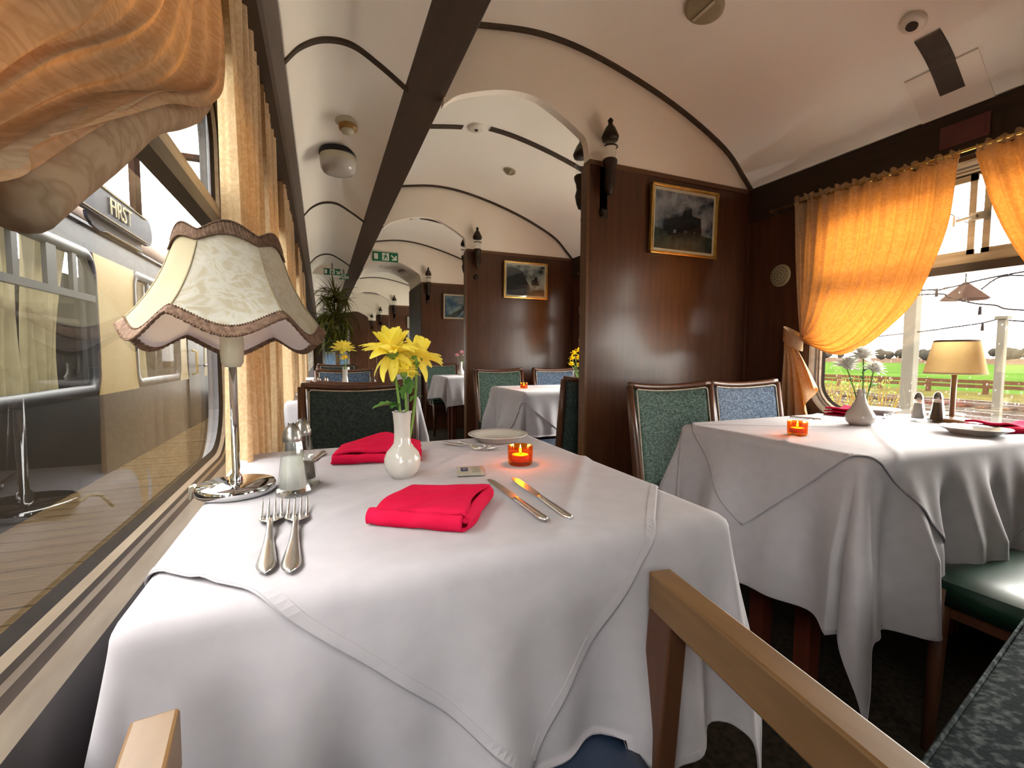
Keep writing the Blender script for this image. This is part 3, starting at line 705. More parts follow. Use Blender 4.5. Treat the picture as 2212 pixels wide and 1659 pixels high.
# round loudspeaker grilles on the right wall
def grille(y, label):
    t = thing('speaker_grille', label, 'loudspeaker', (XR, y, 1.435), group='round speaker grilles')
    bm = B(); lathe(bm, [(0, 0.008), (0.05, 0.008), (0.058, 0.004), (0.06, 0.0), (0, 0)], 32)
    for v in bm.verts: v.co = Vector((-v.co.z, v.co.y, v.co.x))
    obj('face', bm, 'vent_grey', t, True)
    bm = B()
    for k in range(3):
        for q in range(6 * (k + 1)):
            a = 2 * PI * q / (6 * (k + 1)); r = 0.015 * (k + 1)
            m = bmesh.ops.create_icosphere(bm, subdivisions=1, radius=0.003)
            for v in m['verts']: v.co += Vector((-0.008, r * math.cos(a), r * math.sin(a)))
    tag(obj('holes', bm, 'black_plastic', t), kind='stuff')
grille(1.75, 'round pale speaker grille on the wall left of the orange curtain')
grille(3.79, 'round speaker grille half hidden in the bay behind the nearest partition')

# ------------------------------------------------------------------ curtains
def poly_eval(pts, t):
    L = [0.0]
    for a, b in zip(pts, pts[1:]): L.append(L[-1] + math.dist(a, b))
    s = t * L[-1]
    for i in range(len(pts) - 1):
        if s <= L[i + 1] + 1e-9:
            k = (s - L[i]) / (L[i + 1] - L[i] + 1e-9)
            return (lerp(pts[i][0], pts[i + 1][0], k), lerp(pts[i][1], pts[i + 1][1], k))
    return pts[-1]
def tied_curtain(side, sgn, lead, outer, tail_w, label, yc=WIN_C, roll=0.05, tail=True, pleats=10):
    """curtain gathered to a tie-back; lead and outer are (distance from window centre, height) paths"""
    x0 = XR - 0.05 if side == 'R' else XL + 0.055
    ix = -1 if side == 'R' else 1
    tie = outer[-1]
    t = thing('curtain', label, 'curtain', (x0, yc + sgn * outer[0][0], tie[1] - 0.35), group='gold damask curtains')
    O = Vector(t.location)
    leadp = [tuple(p) for p in interp(lead, 8)]; outp = [tuple(p) for p in interp(outer, 8)]
    def fn(u, v):
        a = poly_eval(outp, v); b = poly_eval(leadp, v)
        uu = u
        y = lerp(a[0], b[0], uu); z = lerp(a[1], b[1], uu)
        # inner panels hang straighter than the leading edge
        z -= 0.05 * math.sin(PI * u) * math.sin(PI * v) * 0.6
        g = (1 - 0.55 * math.sin(PI * min(v * 1.15, 1)))
        x = ix * (0.014 * math.sin(2 * PI * pleats * u + 1.5 * v) * (0.35 + 0.65 * (1 - v)) * g + 0.006 * math.sin(2 * PI * 23 * u) * (1 - v))
        x += ix * 0.03 * math.sin(PI * v) * u
        z += 0.008 * math.sin(2 * PI * (pleats * 0.5) * u + 5 * v) * math.sin(PI * v)
        if u > 0.82:
            w = (u - 0.82) / 0.18
            x += ix * roll * math.sin(w * PI * 0.62) * (0.25 + 0.75 * v ** 1.5)
            z += roll * 0.5 * (1 - math.cos(w * PI * 0.9)) * v ** 3 * 0.6
        if v < 0.03: x += ix * 0.004 * math.sin(2 * PI * 40 * u)
        return Vector((x0 + x, yc + sgn * y, z)) - O
    bm = B(); grid(bm, fn, 120, 60); obj('drape', bm, 'curtain_cloth', t, True)
    if not tail:
        bm = B(); pts = []; rad = []
        for k_ in range(41):
            u = k_ / 40; b = poly_eval(leadp, lerp(0.22, 1.0, u)); rr = 0.003 + 0.016 * math.sin(min(1, u * 1.25) * PI / 2) ** 1.2
            pts.append(Vector((x0 + ix * (0.03 + 0.4 * rr), yc + sgn * (b[0] - 0.02), b[1] + 0.4 * rr)) - O); rad.append(rr * (1 + 0.06 * math.sin(u * 17)))
        tube(bm, pts, rad, 18); obj('rolled_edge', bm, 'curtain_lining', t, True)
    # ruffled heading above the rod
    bm = B()
    def hd(u, v):
        y = lerp(outer[0][0], lead[0][0], u)
        return Vector((x0 + ix * 0.008 * math.sin(2 * PI * 26 * u + 2 * v), yc + sgn * y, lerp(outer[0][1], lead[0][1], u) + 0.03 * v * (1 + 0.25 * math.sin(2 * PI * 17 * u)))) - O
    grid(bm, hd, 160, 4); obj('heading', bm, 'curtain_cloth', t, True)
    if tail:
        bm = B()
        def tl(u, v):
            wv = lerp(0.035, tail_w, v ** 0.8)
            y = tie[0] + 0.02 + (u - 0.35) * wv * 1.6
            z = tie[1] - 0.02 - v * (0.40 if u < 0.6 else lerp(0.40, 0.18, (u - 0.6) / 0.4 * abs(math.sin(u * 9)) ** 0.3))
            x = x0 + ix * (0.02 + 0.03 * v * math.sin(2 * PI * 4.2 * u))
            return Vector((x, yc + sgn * (tie[0] + 0.075 - (u) * wv * 1.25), z)) - O
        grid(bm, tl, 60, 24); obj('tail', bm, 'curtain_cloth', t, True)
        bm = B()
        pts = [Vector((x0 + ix * (0.03 + 0.03 * math.cos(a)), yc + sgn * (tie[0] + 0.02 + 0.055 * math.sin(a)), tie[1] - 0.01 + 0.035 * math.sin(a))) - O for a in [2 * PI * k / 20 for k in range(21)]]
        def cuff(u, v):
            a = PI * 2 * u
            return Vector((x0 + ix * (0.03 + 0.032 * math.cos(a)), yc + sgn * (tie[0] + 0.02 + 0.05 * math.sin(a)), tie[1] + (v - 0.5) * 0.07 + 0.05 * math.sin(a) * 0.6)) - O
        grid(bm, cuff, 28, 4, wrap=True); obj('tie_back', bm, 'curtain_cloth', t, True)
    return t
tied_curtain('R', 1, [(0.035, 1.755), (0.04, 1.516), (0.077, 1.346), (0.13, 1.207), (0.223, 1.099), (0.308, 1.031), (0.414, 0.995), (0.534, 1.03), (0.625, 1.085)],
             [(0.69, 1.78), (0.675, 1.5), (0.65, 1.25), (0.63, 1.09)], 0.15, 'glowing orange curtain tied back beside the speaker grille, left side of the right window')
tied_curtain('R', -1, [(0.012, 1.755), (0.08, 1.531), (0.15, 1.362), (0.24, 1.207), (0.32, 1.099), (0.40, 1.031), (0.48, 0.995), (0.56, 1.03), (0.625, 1.085)],
             [(0.69, 1.78), (0.675, 1.5), (0.65, 1.25), (0.63, 1.09)], 0.15, 'orange curtain at the right picture edge, beyond the cream lamp')
tied_curtain('L', -1, [(0.0, 1.80), (0.025, 1.654), (0.09, 1.48), (0.17, 1.375), (0.27, 1.305), (0.37, 1.25), (0.48, 1.195), (0.59, 1.12), (0.66, 1.07)],
             [(0.72, 1.84), (0.72, 1.5), (0.71, 1.25), (0.69, 1.07)], 0.2, 'big orange curtain swag filling the upper left corner', roll=0.06, tail=False)
for i in (3, 4):
    tied_curtain('R', 1, [(0.035, 1.755), (0.04, 1.516), (0.077, 1.346), (0.13, 1.207), (0.223, 1.099), (0.308, 1.031), (0.414, 0.995), (0.534, 1.03), (0.625, 1.085)],
                 [(0.69, 1.78), (0.675, 1.5), (0.65, 1.25), (0.63, 1.09)], 0.15, ['', '', '', 'curtain in the bay behind the nearest partition', 'curtain in the bay behind the second partition'][i], yc=bays[i])
def straight_curtain(ya, yb, label, z1=1.875, z0=0.42, folds=6, seed=0):
    t = thing('curtain', label, 'curtain', (XL + 0.07, (ya + yb) / 2, z0), group='gold damask curtains')
    O = Vector(t.location)
    def fn(u, v):
        k = 1 - 0.15 * math.sin(PI * v)
        y = lerp(ya, yb, 0.5 + (u - 0.5) * k)
        x = XL + 0.062 + 0.026 * math.sin(2 * PI * folds * u + seed + 0.8 * math.sin(3 * v + seed)) * (0.5 + 0.5 * v) + 0.008 * math.sin(2 * PI * folds * 2.7 * u + seed)
        return Vector((x, y, lerp(z1, z0, v))) - O
    bm = B(); grid(bm, fn, folds * 14, 40); obj('drape', bm, 'curtain_beige', t, True)
    bm = B()
    def hd(u, v): return fn(u, 0) + Vector((0.004 * math.sin(60 * u), 0, 0.012 * v))
    grid(bm, hd, folds * 14, 3); obj('heading', bm, 'curtain_beige', t, True)
straight_curtain(1.10, 1.62, 'tall straight curtain hanging just behind the fringed lamp', seed=0.4)
straight_curtain(1.72, 2.12, 'second straight curtain along the left windows', seed=1.4)
straight_curtain(2.62, 3.0, 'third straight curtain along the left windows', seed=2.2)
straight_curtain(3.1, 3.45, 'fourth straight curtain along the left windows', seed=3.0)
straight_curtain(4.0, 4.35, 'fifth straight curtain along the left windows', seed=0.9)
straight_curtain(4.45, 4.8, 'sixth straight curtain along the left windows', seed=1.9)
straight_curtain(5.35, 5.7, 'seventh straight curtain along the left windows', seed=2.9)
# rods
def rod(x, ya, yb, z, label):
    t = thing('curtain_rod', label, 'curtain rod', (x, (ya + yb) / 2, z), group='thin curtain rods')
    h = (yb - ya) / 2
    bm = B(); tube(bm, [(0, -h, 0), (0, h, 0)], 0.006, 10); obj('pole', bm, 'gold', t, True)
    for s in (-1, 1):
        bm = B(); box(bm, ((0.025 if x > 1 else -0.025), s * (h - 0.01), 0), (0.06, 0.012, 0.014)); obj('bracket', bm, 'dull_steel', t)
rod(XR - 0.05, 0.2, 1.79, 1.775, 'thin curtain rod above the right window')
rod(XR - 0.05, 2.2, 3.8, 1.775, 'thin curtain rod in the bay behind the nearest partition')
rod(XL + 0.06, 0.15, 1.75, 1.84, 'thin curtain rod above the near left window')

# ------------------------------------------------------------------ tables and cloths
def drape(name, label, cat, rect, zt, centre, size, ang, off=0.0, n=120, flare=0.10, amp=0.03, creases=(), group=None, xlim=(-9, 9), zmin=None, seed=0.0, k=(16, 21), fold_dir=None):
    x0, x1, y0, y1 = rect
    ca, sa = math.cos(ang), math.sin(ang)
    O = Vector((centre[0], centre[1], zt))
    r = 0.022
    def place(px, py):
        qx, qy = min(max(px, x0 + r), x1 - r), min(max(py, y0 + r), y1 - r)
        ox, oy = px - qx, py - qy; d = math.hypot(ox, oy)
        z = zt + off
        x, y = px, py
        if d > 1e-6:
            nx, ny = ox / d, oy / d; th = math.atan2(oy, ox)
            arc = r * PI / 2
            if d < arc:
                a = d / r; hx = r * math.sin(a); dz = r * (1 - math.cos(a))
            else:
                e = d - arc
                ph = qx * k[0] + qy * k[1] + th * 2.4 + seed
                w = min(1.0, e / 0.22)
                f = amp * w ** 1.3 * (math.sin(ph) + 0.45 * math.sin(ph * 2.3 + 1.1))
                hx = r + flare * e + f + amp * 0.6 * w
                dz = r + e * 0.985
            b_ = min(1.0, d / arc); hx += off * math.sin(b_ * PI / 2)
            x = qx + nx * hx; y = qy + ny * hx; z = zt + off * math.cos(b_ * PI / 2) - dz
        for (ax, ay, bx, by, hgt, wid) in creases:
            dx, dy = bx - ax, by - ay; L = math.hypot(dx, dy)
            dd = abs((px - ax) * dy - (py - ay) * dx) / L
            if dd < wid and -0.05 < ((px - ax) * dx + (py - ay) * dy) / L / L < 1.05: z += hgt * (1 - dd / wid)
        if d <= 1e-6: z += 0.0012 * noise.noise(Vector((px * 9, py * 9, seed)))
        if zmin:
            zm = zmin(x, y)
            if zm is not None and z < zm: z = zm + (z - zm) * 0.02
        return Vector((min(max(x, xlim[0]), xlim[1]), y, z)) - O
    bm = B()
    def fn(u, v):
        a, b = (u - 0.5) * size[0], (v - 0.5) * size[1]
        return place(centre[0] + a * ca - b * sa, centre[1] + a * sa + b * ca)
    grid(bm, fn, n, n)
    o = obj(name, bm, 'linen', None, True, loc=O)
    md = o.modifiers.new('thickness', 'SOLIDIFY'); md.thickness = 0.0015; md.offset = 0
    tag(o, label, cat, group)
    # hem as a part: narrow raised border
    bm = B(); hw = 0.006; m = 120
    for s in range(4):
        def hf(u, v, s=s):
            e = 0.5 - 0.016 * 0 ; ins = (0.014 + 0.0 * v) / size[0]
            t = (u - 0.5) * (1 - 0.02)
            inn = 0.5 - lerp(0.002, 0.013, v) / size[0]
            a, b = [(t, -inn), (inn, t), (-t, inn), (-inn, -t)][s]
            a *= size[0]; b *= size[1]
            p = place(centre[0] + a * ca - b * sa, centre[1] + a * sa + b * ca)
            return p
        grid(bm, hf, m, 1)
    h = obj('hem', bm, 'linen', o, False)
    sd = h.modifiers.new('thickness', 'SOLIDIFY'); sd.thickness = 0.0032; sd.offset = 0
    return o
def table(rect, zt, label):
    x0, x1, y0, y1 = rect; cx, cy = (x0 + x1) / 2, (y0 + y1) / 2
    t = thing('dining_table', label, 'table', (cx, cy, 0), group='cloth-covered dining tables')
    bm = B(); box(bm, (0, 0, zt - 0.0205), (x1 - x0 - 0.03, y1 - y0 - 0.03, 0.028)); obj('tabletop', bm, 'leg_wood', t, bev=0.012)
    for sx in (-1, 1):
        for sy in (-1, 1):
            bm = B(); a = ((x1 - x0) / 2 - 0.16) * sx; b = 0.078 * sy
            box(bm, (a, b, (zt - 0.03) / 2), (0.05, 0.05, zt - 0.03)); obj('leg', bm, 'leg_wood', t, bev=0.004)
    for sy in (-1, 1):
        bm = B(); box(bm, (0, sy * 0.078, zt - 0.075), (x1 - x0 - 0.34, 0.025, 0.08)); obj('apron', bm, 'leg_wood', t)
    return t
ZT = 0.758
T1 = (-0.185, 0.575, 0.495, 1.25)
table(T1, ZT, 'square dining table under white cloth, right in front of the camera')
drape('tablecloth', 'white under-cloth hanging from the nearest table beside the left window', 'tablecloth', T1, ZT, (0.195, 0.873), (1.36, 1.36), 0.0, 0.0, 130, 0.09, 0.021, seed=2.1, k=(27, 21), xlim=(-0.222, 9),
      zmin=lambda x, y: 0.505 if (-0.09 < x < 0.36 and y < 0.62) else None, group='white tablecloths')
d1 = math.atan2(0.66, -0.75)
drape('overcloth', 'white over-cloth laid cornerwise on the nearest table, corner hanging to the chair seat', 'tablecloth', T1, ZT, (0.171, 0.952), (0.98, 0.98), d1 - PI / 2, 0.005, 130, 0.09, 0.021, seed=2.1, k=(27, 21), xlim=(-0.218, 9),
      creases=((-0.12, 0.56, 0.45, 1.18, 0.0035, 0.018), (0.20, 0.40, 0.56, 0.9, 0.005, 0.018), (-0.15, 1.15, 0.5, 1.0, 0.003, 0.02), (-0.1, 0.98, 0.1, 1.2, 0.002, 0.02)), group='white over-cloths')
T2 = (1.165, 2.255, 0.65, 1.255)
table(T2, ZT, 'dining table under white cloth beside the right window')
drape('tablecloth', 'white under-cloth with deep folds on the table by the right window', 'tablecloth', T2, ZT, (1.71, 0.95), (1.93, 1.44), 0.0, 0.0, 150, 0.06, 0.035, seed=0.6, xlim=(-9, 2.275), zmin=lambda x, y: 0.485 if (y > 1.25 and 1.14 < x < 2.06) else None, group='white tablecloths', k=(24, 15))
drape('overcloth', 'white over-cloth laid cornerwise on the table by the right window', 'tablecloth', T2, ZT, (1.64, 0.945), (1.02, 1.02), PI / 4, 0.005, 150, 0.06, 0.035, seed=0.6, xlim=(-9, 2.27),
      creases=((1.16, 0.85, 1.9, 1.25, 0.004, 0.014), (1.3, 0.66, 2.0, 1.15, 0.004, 0.014), (1.2, 1.2, 2.1, 0.7, 0.003, 0.014)), group='white over-cloths', k=(24, 15))
T3 = (1.19, 2.255, 2.66, 3.29)
table(T3, ZT, 'dining table behind the nearest partition')
drape('tablecloth', 'white under-cloth on the table behind the nearest partition', 'tablecloth', T3, ZT, (1.72, 2.975), (1.85, 1.43), 0.0, 0.0, 90, 0.10, 0.03, seed=1.7, xlim=(-9, 2.275), zmin=lambda x, y: 0.485 if ((y > 3.28 and 1.17 < x < 2.18) or (y < 2.67 and 1.16 < x < 1.62)) else None, group='white tablecloths', k=(20, 15))
drape('overcloth', 'white over-cloth on the table behind the nearest partition', 'tablecloth', T3, ZT, (1.62, 2.975), (1.12, 1.12), PI / 4 + 0.1, 0.005, 90, 0.10, 0.03, seed=1.7, xlim=(-9, 2.27), group='white over-cloths', k=(20, 15))
T4 = (1.235, 2.255, 4.85, 5.50)
table(T4, ZT, 'dining table behind the second partition')
drape('tablecloth', 'white cloth with pointed corners on the table behind the second partition', 'tablecloth', T4, ZT, (1.74, 5.175), (1.5, 1.15), 0.12, 0.0, 80, 0.10, 0.03, seed=0.3, xlim=(-9, 2.275), group='white tablecloths', k=(18, 14))
T5 = (-0.185, 0.52, 2.62, 3.34)
table(T5, ZT, 'second dining table along the left windows')
drape('tablecloth', 'white cloth on the second table along the left windows', 'tablecloth', T5, ZT, (0.17, 2.98), (1.2, 1.3), 0.0, 0.0, 70, 0.10, 0.02, seed=0.9, xlim=(-0.222, 9), group='white tablecloths')
T6 = (-0.185, 0.50, 4.75, 5.30)
table(T6, ZT, 'third dining table along the left windows')
drape('tablecloth', 'white cloth on the third table along the left windows', 'tablecloth', T6, ZT, (0.16, 5.02), (1.2, 1.2), 0.0, 0.0, 60, 0.10, 0.02, seed=1.9, xlim=(-0.222, 9), group='white tablecloths')
T7 = (1.24, 2.255, 7.6, 8.3)
table(T7, ZT, 'dining table beyond the thick arch')
drape('tablecloth', 'small-looking white cloth on the table beyond the thick arch', 'tablecloth', T7, ZT, (1.74, 7.95), (1.6, 1.25), 0.0, 0.0, 60, 0.10, 0.02, seed=1.2, xlim=(-9, 2.275), group='white tablecloths')

# ------------------------------------------------------------------ chairs
def make_chair(fabric, seatmat, label, wood_top=True, woodm='chair_wood', backfab=None, low=0.46, full=False):
    """upholstered dining chair facing -Y (towards the viewer); origin at the floor below the seat centre"""
    t = thing('dining_chair', label, 'chair', (0, 0, 0), group='upholstered dining chairs')
    W, D, SH, TH = 0.44, 0.44, 0.455, 0.885
    bm = B()
    def seat(u, v):
        return Vector(((u - 0.5) * (W - 0.02), (v - 0.5) * D - 0.02, SH + 0.018 * (1 - (2 * u - 1) ** 6) * (1 - (2 * v - 1) ** 6)))
    grid(bm, seat, 14, 14)
    box(bm, (0, -0.02, SH - 0.03), (W - 0.02, D, 0.06))
    obj('seat', bm, seatmat, t, True)
    rake = 0.16
    def yb(z): return D / 2 - 0.03 + (z - SH) * rake
    def curve(x): return 0.035 * (1 - (2 * x / W) ** 2)
    for s in (-1, 1):
        bm = B()
        tube(bm, [(s * (W / 2 - 0.012), D / 2 - 0.01 + 0.04, 0), (s * (W / 2 - 0.012), D / 2 - 0.02, 0.25), (s * (W / 2 - 0.012), yb(SH), SH), (s * (W / 2 - 0.008), yb(0.68), 0.68), (s * (W / 2 - 0.004), yb(TH - 0.01), TH - 0.012)], [0.017, 0.02, 0.021, 0.018, 0.014] if not full else [0.017, 0.017, 0.012, 0.01, 0.008], 8)
        obj('back_post', bm, woodm, t, True)
        bm = B(); tube(bm, [(s * (W / 2 - 0.025), -D / 2 + 0.01, 0), (s * (W / 2 - 0.025), -D / 2 + 0.02, SH - 0.02)], [0.014, 0.021], 8); obj('leg', bm, woodm, t, True)
    # padded back: front face and back face
    def top(x): return TH - 0.006 - 0.016 * (1 - (2 * x / W) ** 2)
    def pad(sgn):
        def f(u, v):
            x = (u - 0.5) * (W - 0.05 if not full else W + 0.03); z = lerp(low, top(x) - 0.012, v)
            return Vector((x, yb(z) + curve(x) + sgn * (0.016 + 0.008 * (1 - (2 * u - 1) ** 6) * (1 - (2 * v - 1) ** 6)), z))
        return f
    bm = B()
    va = grid(bm, pad(-1), 16, 14); vb = grid(bm, pad(1), 16, 14)
    for i in range(16):
        bm.faces.new((va[i][0], va[i + 1][0], vb[i + 1][0], vb[i][0])); bm.faces.new((va[i][14], va[i + 1][14], vb[i + 1][14], vb[i][14]))
    for j in range(14):
        bm.faces.new((va[0][j], va[0][j + 1], vb[0][j + 1], vb[0][j])); bm.faces.new((va[16][j], va[16][j + 1], vb[16][j + 1], vb[16][j]))
    obj('backrest', bm, fabric, t, True)
    bm = B(); tube(bm, [(x, yb(top(x)) + curve(x), top(x) + 0.002) for x in [(k / 16 - 0.5) * (W - 0.008) for k in range(17)]], 0.013, 8); obj('top_rail', bm, woodm, t, True)
    bm = B(); e = W / 2 - 0.03
    if full: e = W / 2 + 0.014
    path = [(-e, yb(low) - 0.018 + curve(e), low)] + [(-e, yb(z) - 0.019 + curve(e), z) for z in (0.6, 0.75, top(e) - 0.02)] + [(x, yb(top(x)) - 0.019 + curve(x), top(x) - 0.012) for x in [(k / 10 - 0.5) * 2 * (e - 0.01) for k in range(11)]] + [(e, yb(z) - 0.019 + curve(e), z) for z in (top(e) - 0.02, 0.75, 0.6, low)]
    tube(bm, path, 0.0035, 6); obj('piping', bm, 'piping', t, True)
    bm = B(); box(bm, (0, -0.02, SH - 0.075), (W - 0.05, D - 0.04, 0.035)); obj('seat_rail', bm, woodm, t)
    return t
g_ch = make_chair('green_weave', 'green_vinyl', 'green woven chair nearest the aisle at the window table', True)
g_ch.location = (1.375, 1.275, 0)
b_ch = make_chair('blue_weave', 'blue_vinyl', 'blue woven chair next to the tied curtain at the window table'); b_ch.location = (1.83, 1.295, 0)
d_ch = make_chair('dark_weave', 'blue_vinyl', 'dark chair with wooden top rail facing the camera across the nearest table'); d_ch.location = (0.14, 1.69, 0)
copy_tree(g_ch, (1.40, 3.4, 0), 0, 'green woven chair at the table behind the nearest partition')
copy_tree(b_ch, (1.95, 3.42, 0), 0, 'blue woven chair by the gold flowers behind the nearest partition')
copy_tree(d_ch, (1.39, 2.37, 0), PI, 'dark chair with its back to the camera, half hidden by the nearest partition')
copy_tree(g_ch, (1.46, 5.72, 0), 0, 'green woven chair behind the pink flowers in the third bay')
copy_tree(d_ch, (1.66, 4.62, 0), PI, 'dark chair with its back to the camera, at the second partition edge')
copy_tree(d_ch, (0.17, 2.42, 0), PI, 'dark chair with its back to the camera at the second left table')
copy_tree(b_ch, (0.17, 3.66, 0), 0, 'blue chair behind the small yellow flowers on the left side')
copy_tree(d_ch, (0.17, 5.62, 0), 0, 'dark chair at the third left table in front of the spiky plant')
copy_tree(g_ch, (1.60, 0.40, 0), PI, 'chair with its glossy seat tucked under the right side of the window table')
t = thing('bench_seat', 'speckled dark upholstered seat cut off by the lower right corner', 'seat', (0.98, 0.10, 0), math.radians(10.5))
bm = B()
def bs(u, v):
    e = min(u, 1 - u, v, 1 - v); return Vector(((u - 0.5) * 0.66, lerp(-0.22, 0.25, v), 0.492 + 0.012 * min(1, e / 0.12) ** 0.5))
va = grid(bm, bs, 24, 20)
def bs2(u, v): p = bs(u, v); p.z = 0.40; return p
vb = grid(bm, bs2, 24, 20)
for i in range(24):
    for j in (0, 20): bm.faces.new((va[i][j], va[i + 1][j], vb[i + 1][j], vb[i][j]))
for j in range(20):
    for i in (0, 24): bm.faces.new((va[i][j], va[i][j + 1], vb[i][j + 1], vb[i][j]))
obj('cushion', bm, 'speckle_weave', t, True)
bm = B(); tube(bm, [(-0.33, -0.22, 0.494), (-0.33, 0.25, 0.494), (0.33, 0.25, 0.494), (0.33, -0.22, 0.494)], 0.004, 6); obj('piping', bm, 'speckle_weave', t, True)
for sx in (-1, 1):
    for y_ in (-0.19, 0.21):
        bm = B(); tube(bm, [(sx * 0.29, y_, 0), (sx * 0.29, y_, 0.40)], [0.014, 0.02], 8); obj('leg', bm, 'chair_wood', t, True)
bm = B(); box(bm, (0, -0.25, 0.66), (0.64, 0.06, 0.44)); obj('backrest', bm, 'speckle_weave', t, bev=0.015)

# near armchair the camera sits on
t = thing('armchair', 'wooden open-arm chair with dark blue seat pushed under the nearest table', 'chair', (0.13, 0.25, 0))
def AP(x, y, z): return Vector((x - 0.13, y - 0.25, z))
bm = B()
def seat(u, v):
    y = lerp(-0.02, 0.60, v); hw = lerp(0.20, 0.245, v)
    return AP(0.13 + (u - 0.5) * 2 * hw, y - 0.03 * (abs(2 * u - 1) ** 3) * v, 0.49 + 0.012 * (1 - (2 * u - 1) ** 6) - 0.03 * max(0, v - 0.9) * 10 * max(0, v - 0.9))
va = grid(bm, seat, 20, 20)
def seatb(u, v): p = seat(u, v); p.z = 0.42; return p
vb = grid(bm, seatb, 20, 20)
for i in range(20):
    for j in (0, 20): bm.faces.new((va[i][j], va[i + 1][j], vb[i + 1][j], vb[i][j])); bm.faces.new((va[j][i], va[j][i + 1], vb[j][i + 1], vb[j][i]))
obj('seat', bm, 'blue_vinyl', t, True)
for s, (fx, fy, bx, by) in ((1, (0.408, 0.468, 0.33, -0.02)), (-1, (-0.127, 0.424, -0.075, -0.02))):
    bm = B(); w = 0.032
    bar(bm, AP(fx, fy, 0.692), AP(bx, by, 0.702), w, 0.05); obj('armrest', bm, 'arm_wood', t, bev=0.003)
    bm = B(); bar(bm, AP(fx - (fx - bx) * 0.04, fy - 0.022, 0.668), AP(fx - s * 0.045, fy - 0.01, 0.0), 0.03, 0.042, (0, 1, 0)); obj('front_post', bm, 'chair_wood', t, bev=0.003)
    bm = B(); bar(bm, AP(bx, by, 0.86), AP(bx, by + 0.02, 0.42), 0.032, 0.04, (0, 1, 0)); bar(bm, AP(bx, by + 0.02, 0.42), AP(bx, by - 0.06, 0.0), 0.032, 0.04, (0, 1, 0)); obj('back_post', bm, 'chair_wood', t, bev=0.003)
bm = B(); box(bm, AP(0.13, -0.03, 0.68), (0.38, 0.04, 0.30)); obj('backrest', bm, 'blue_weave', t, bev=0.012)
bm = B(); box(bm, AP(0.13, 0.5, 0.42), (0.46, 0.03, 0.06)); obj('front_rail', bm, 'chair_wood', t)

# ------------------------------------------------------------------ table lamp with fringed hexagonal shade
ZC = ZT + 0.0065      # top of the laid over-cloth
def fringed_lamp(loc, rz, label):
    t = thing('table_lamp', label, 'lamp', loc)
    TILT = Matrix.Rotation(math.radians(-6.0), 4, 'X')
    bm = B(); lathe(bm, [(0, 0), (0.058, 0), (0.0605, 0.003), (0.0605, 0.013), (0.058, 0.0165), (0.012, 0.018), (0, 0.018)], 56); obj('base', bm, 'chrome', t, True, bev=0.0)
    bm = B(); lathe(bm, [(0.0095, 0.017), (0.0095, 0.03), (0.0062, 0.034), (0.0062, 0.222), (0, 0.222)], 20); obj('pole', bm, 'chrome', t, True)
    bm = B(); lathe(bm, [(0, 0.214), (0.012, 0.214), (0.0165, 0.222), (0.0175, 0.236), (0.0175, 0.262), (0.0165, 0.263), (0.0165, 0.30), (0, 0.30)], 24); obj('bulb_holder', bm, 'cream_plastic', t, True)
    bm = B(); lathe(bm, [(0.012, 0.30), (0.014, 0.32), (0.027, 0.355), (0.028, 0.37), (0.02, 0.388), (0, 0.395)], 20); obj('bulb', bm, 'porcelain', t, True)
    zb, zt = 0.26, 0.418
    def shade(th, v, off=0.0):
        """th angle, v 0 bottom..1 top"""
        k = (th % (PI / 3)) - PI / 6          # seam at +-30 deg, panel centre at 0
        m = math.cos(PI / 6) / math.cos(k)
        m = lerp(m, 1.0, 0.5) + 0.01
        s = max(0.0, 1 - v)
        r = (0.076 + 0.064 * (0.5 * s + 0.5 * s ** 2.4)) * m + off
        c = max(0.0, math.cos(k * 3))                    # 1 at panel centre, 0 at seams
        z0 = zb + 0.022 - 0.030 * c ** 1.3; z1 = zt - 0.006 + 0.016 * c ** 1.2
        p = Vector((r * math.cos(th + rz), r * math.sin(th + rz), lerp(z0, z1, v) - 0.33))
        return TILT @ p + Vector((0, 0, 0.33))
    # six cloth panels, plain ones alternate with embroidered ones
    for q in range(6):
        bm = B(); a0 = q * PI / 3
        grid(bm, lambda u, v: shade(a0 + u * PI / 3 * 0.9999, v), 18, 18)
        obj('shade_panel', bm, 'shade_cloth' if q not in (0, 3) else 'shade_plain', t, True)
        bm = B(); tube(bm, [shade(a0 + 1e-4, v / 12, 0.0008) for v in range(13)], 0.0013, 6); obj('seam', bm, 'shade_plain', t, True)
    bm = B(); grid(bm, lambda u, v: shade(u * 2 * PI, v, -0.003), 108, 12, wrap=True); obj('lining', bm, 'shade_lining', t, True)
    for nm, va_, vb_ in (('bottom_braid', -0.035, 0.06), ('top_braid', 0.91, 1.03)):
        bm = B()
        def ri(u, v):
            p = shade(u * 2 * PI, lerp(va_, vb_, v), 0.0026 + 0.0012 * math.sin(v * PI) + 0.0009 * math.sin(u * 2 * PI * 90 + v * 6))
            return p
        grid(bm, ri, 540, 5, wrap=True); o = obj(nm, bm, 'braid', t, True)
        sd = o.modifiers.new('thickness', 'SOLIDIFY'); sd.thickness = 0.003
        bm = B()
        for vv in (va_, vb_):
            for q in range(240):
                p = shade(2 * PI * q / 240, vv, 0.003)
                m = bmesh.ops.create_icosphere(bm, subdivisions=1, radius=0.0017)
                for w_ in m['verts']: w_.co += p
        tag(obj('picot_edge', bm, 'braid', t), kind='stuff')
    bm = B(); c_ = 0.40
    for q in range(3):
        a = 2 * PI * q / 3; bar(bm, (0.0, 0, c_), tuple(shade(a, 0.8, -0.004)), 0.002, 0.002)
    obj('shade_carrier', bm, 'dull_steel', t)
    return t
fringed_lamp((-0.139, 0.89, ZC), math.radians(8), 'chrome table lamp with a cream hexagonal shade edged in brown braid')
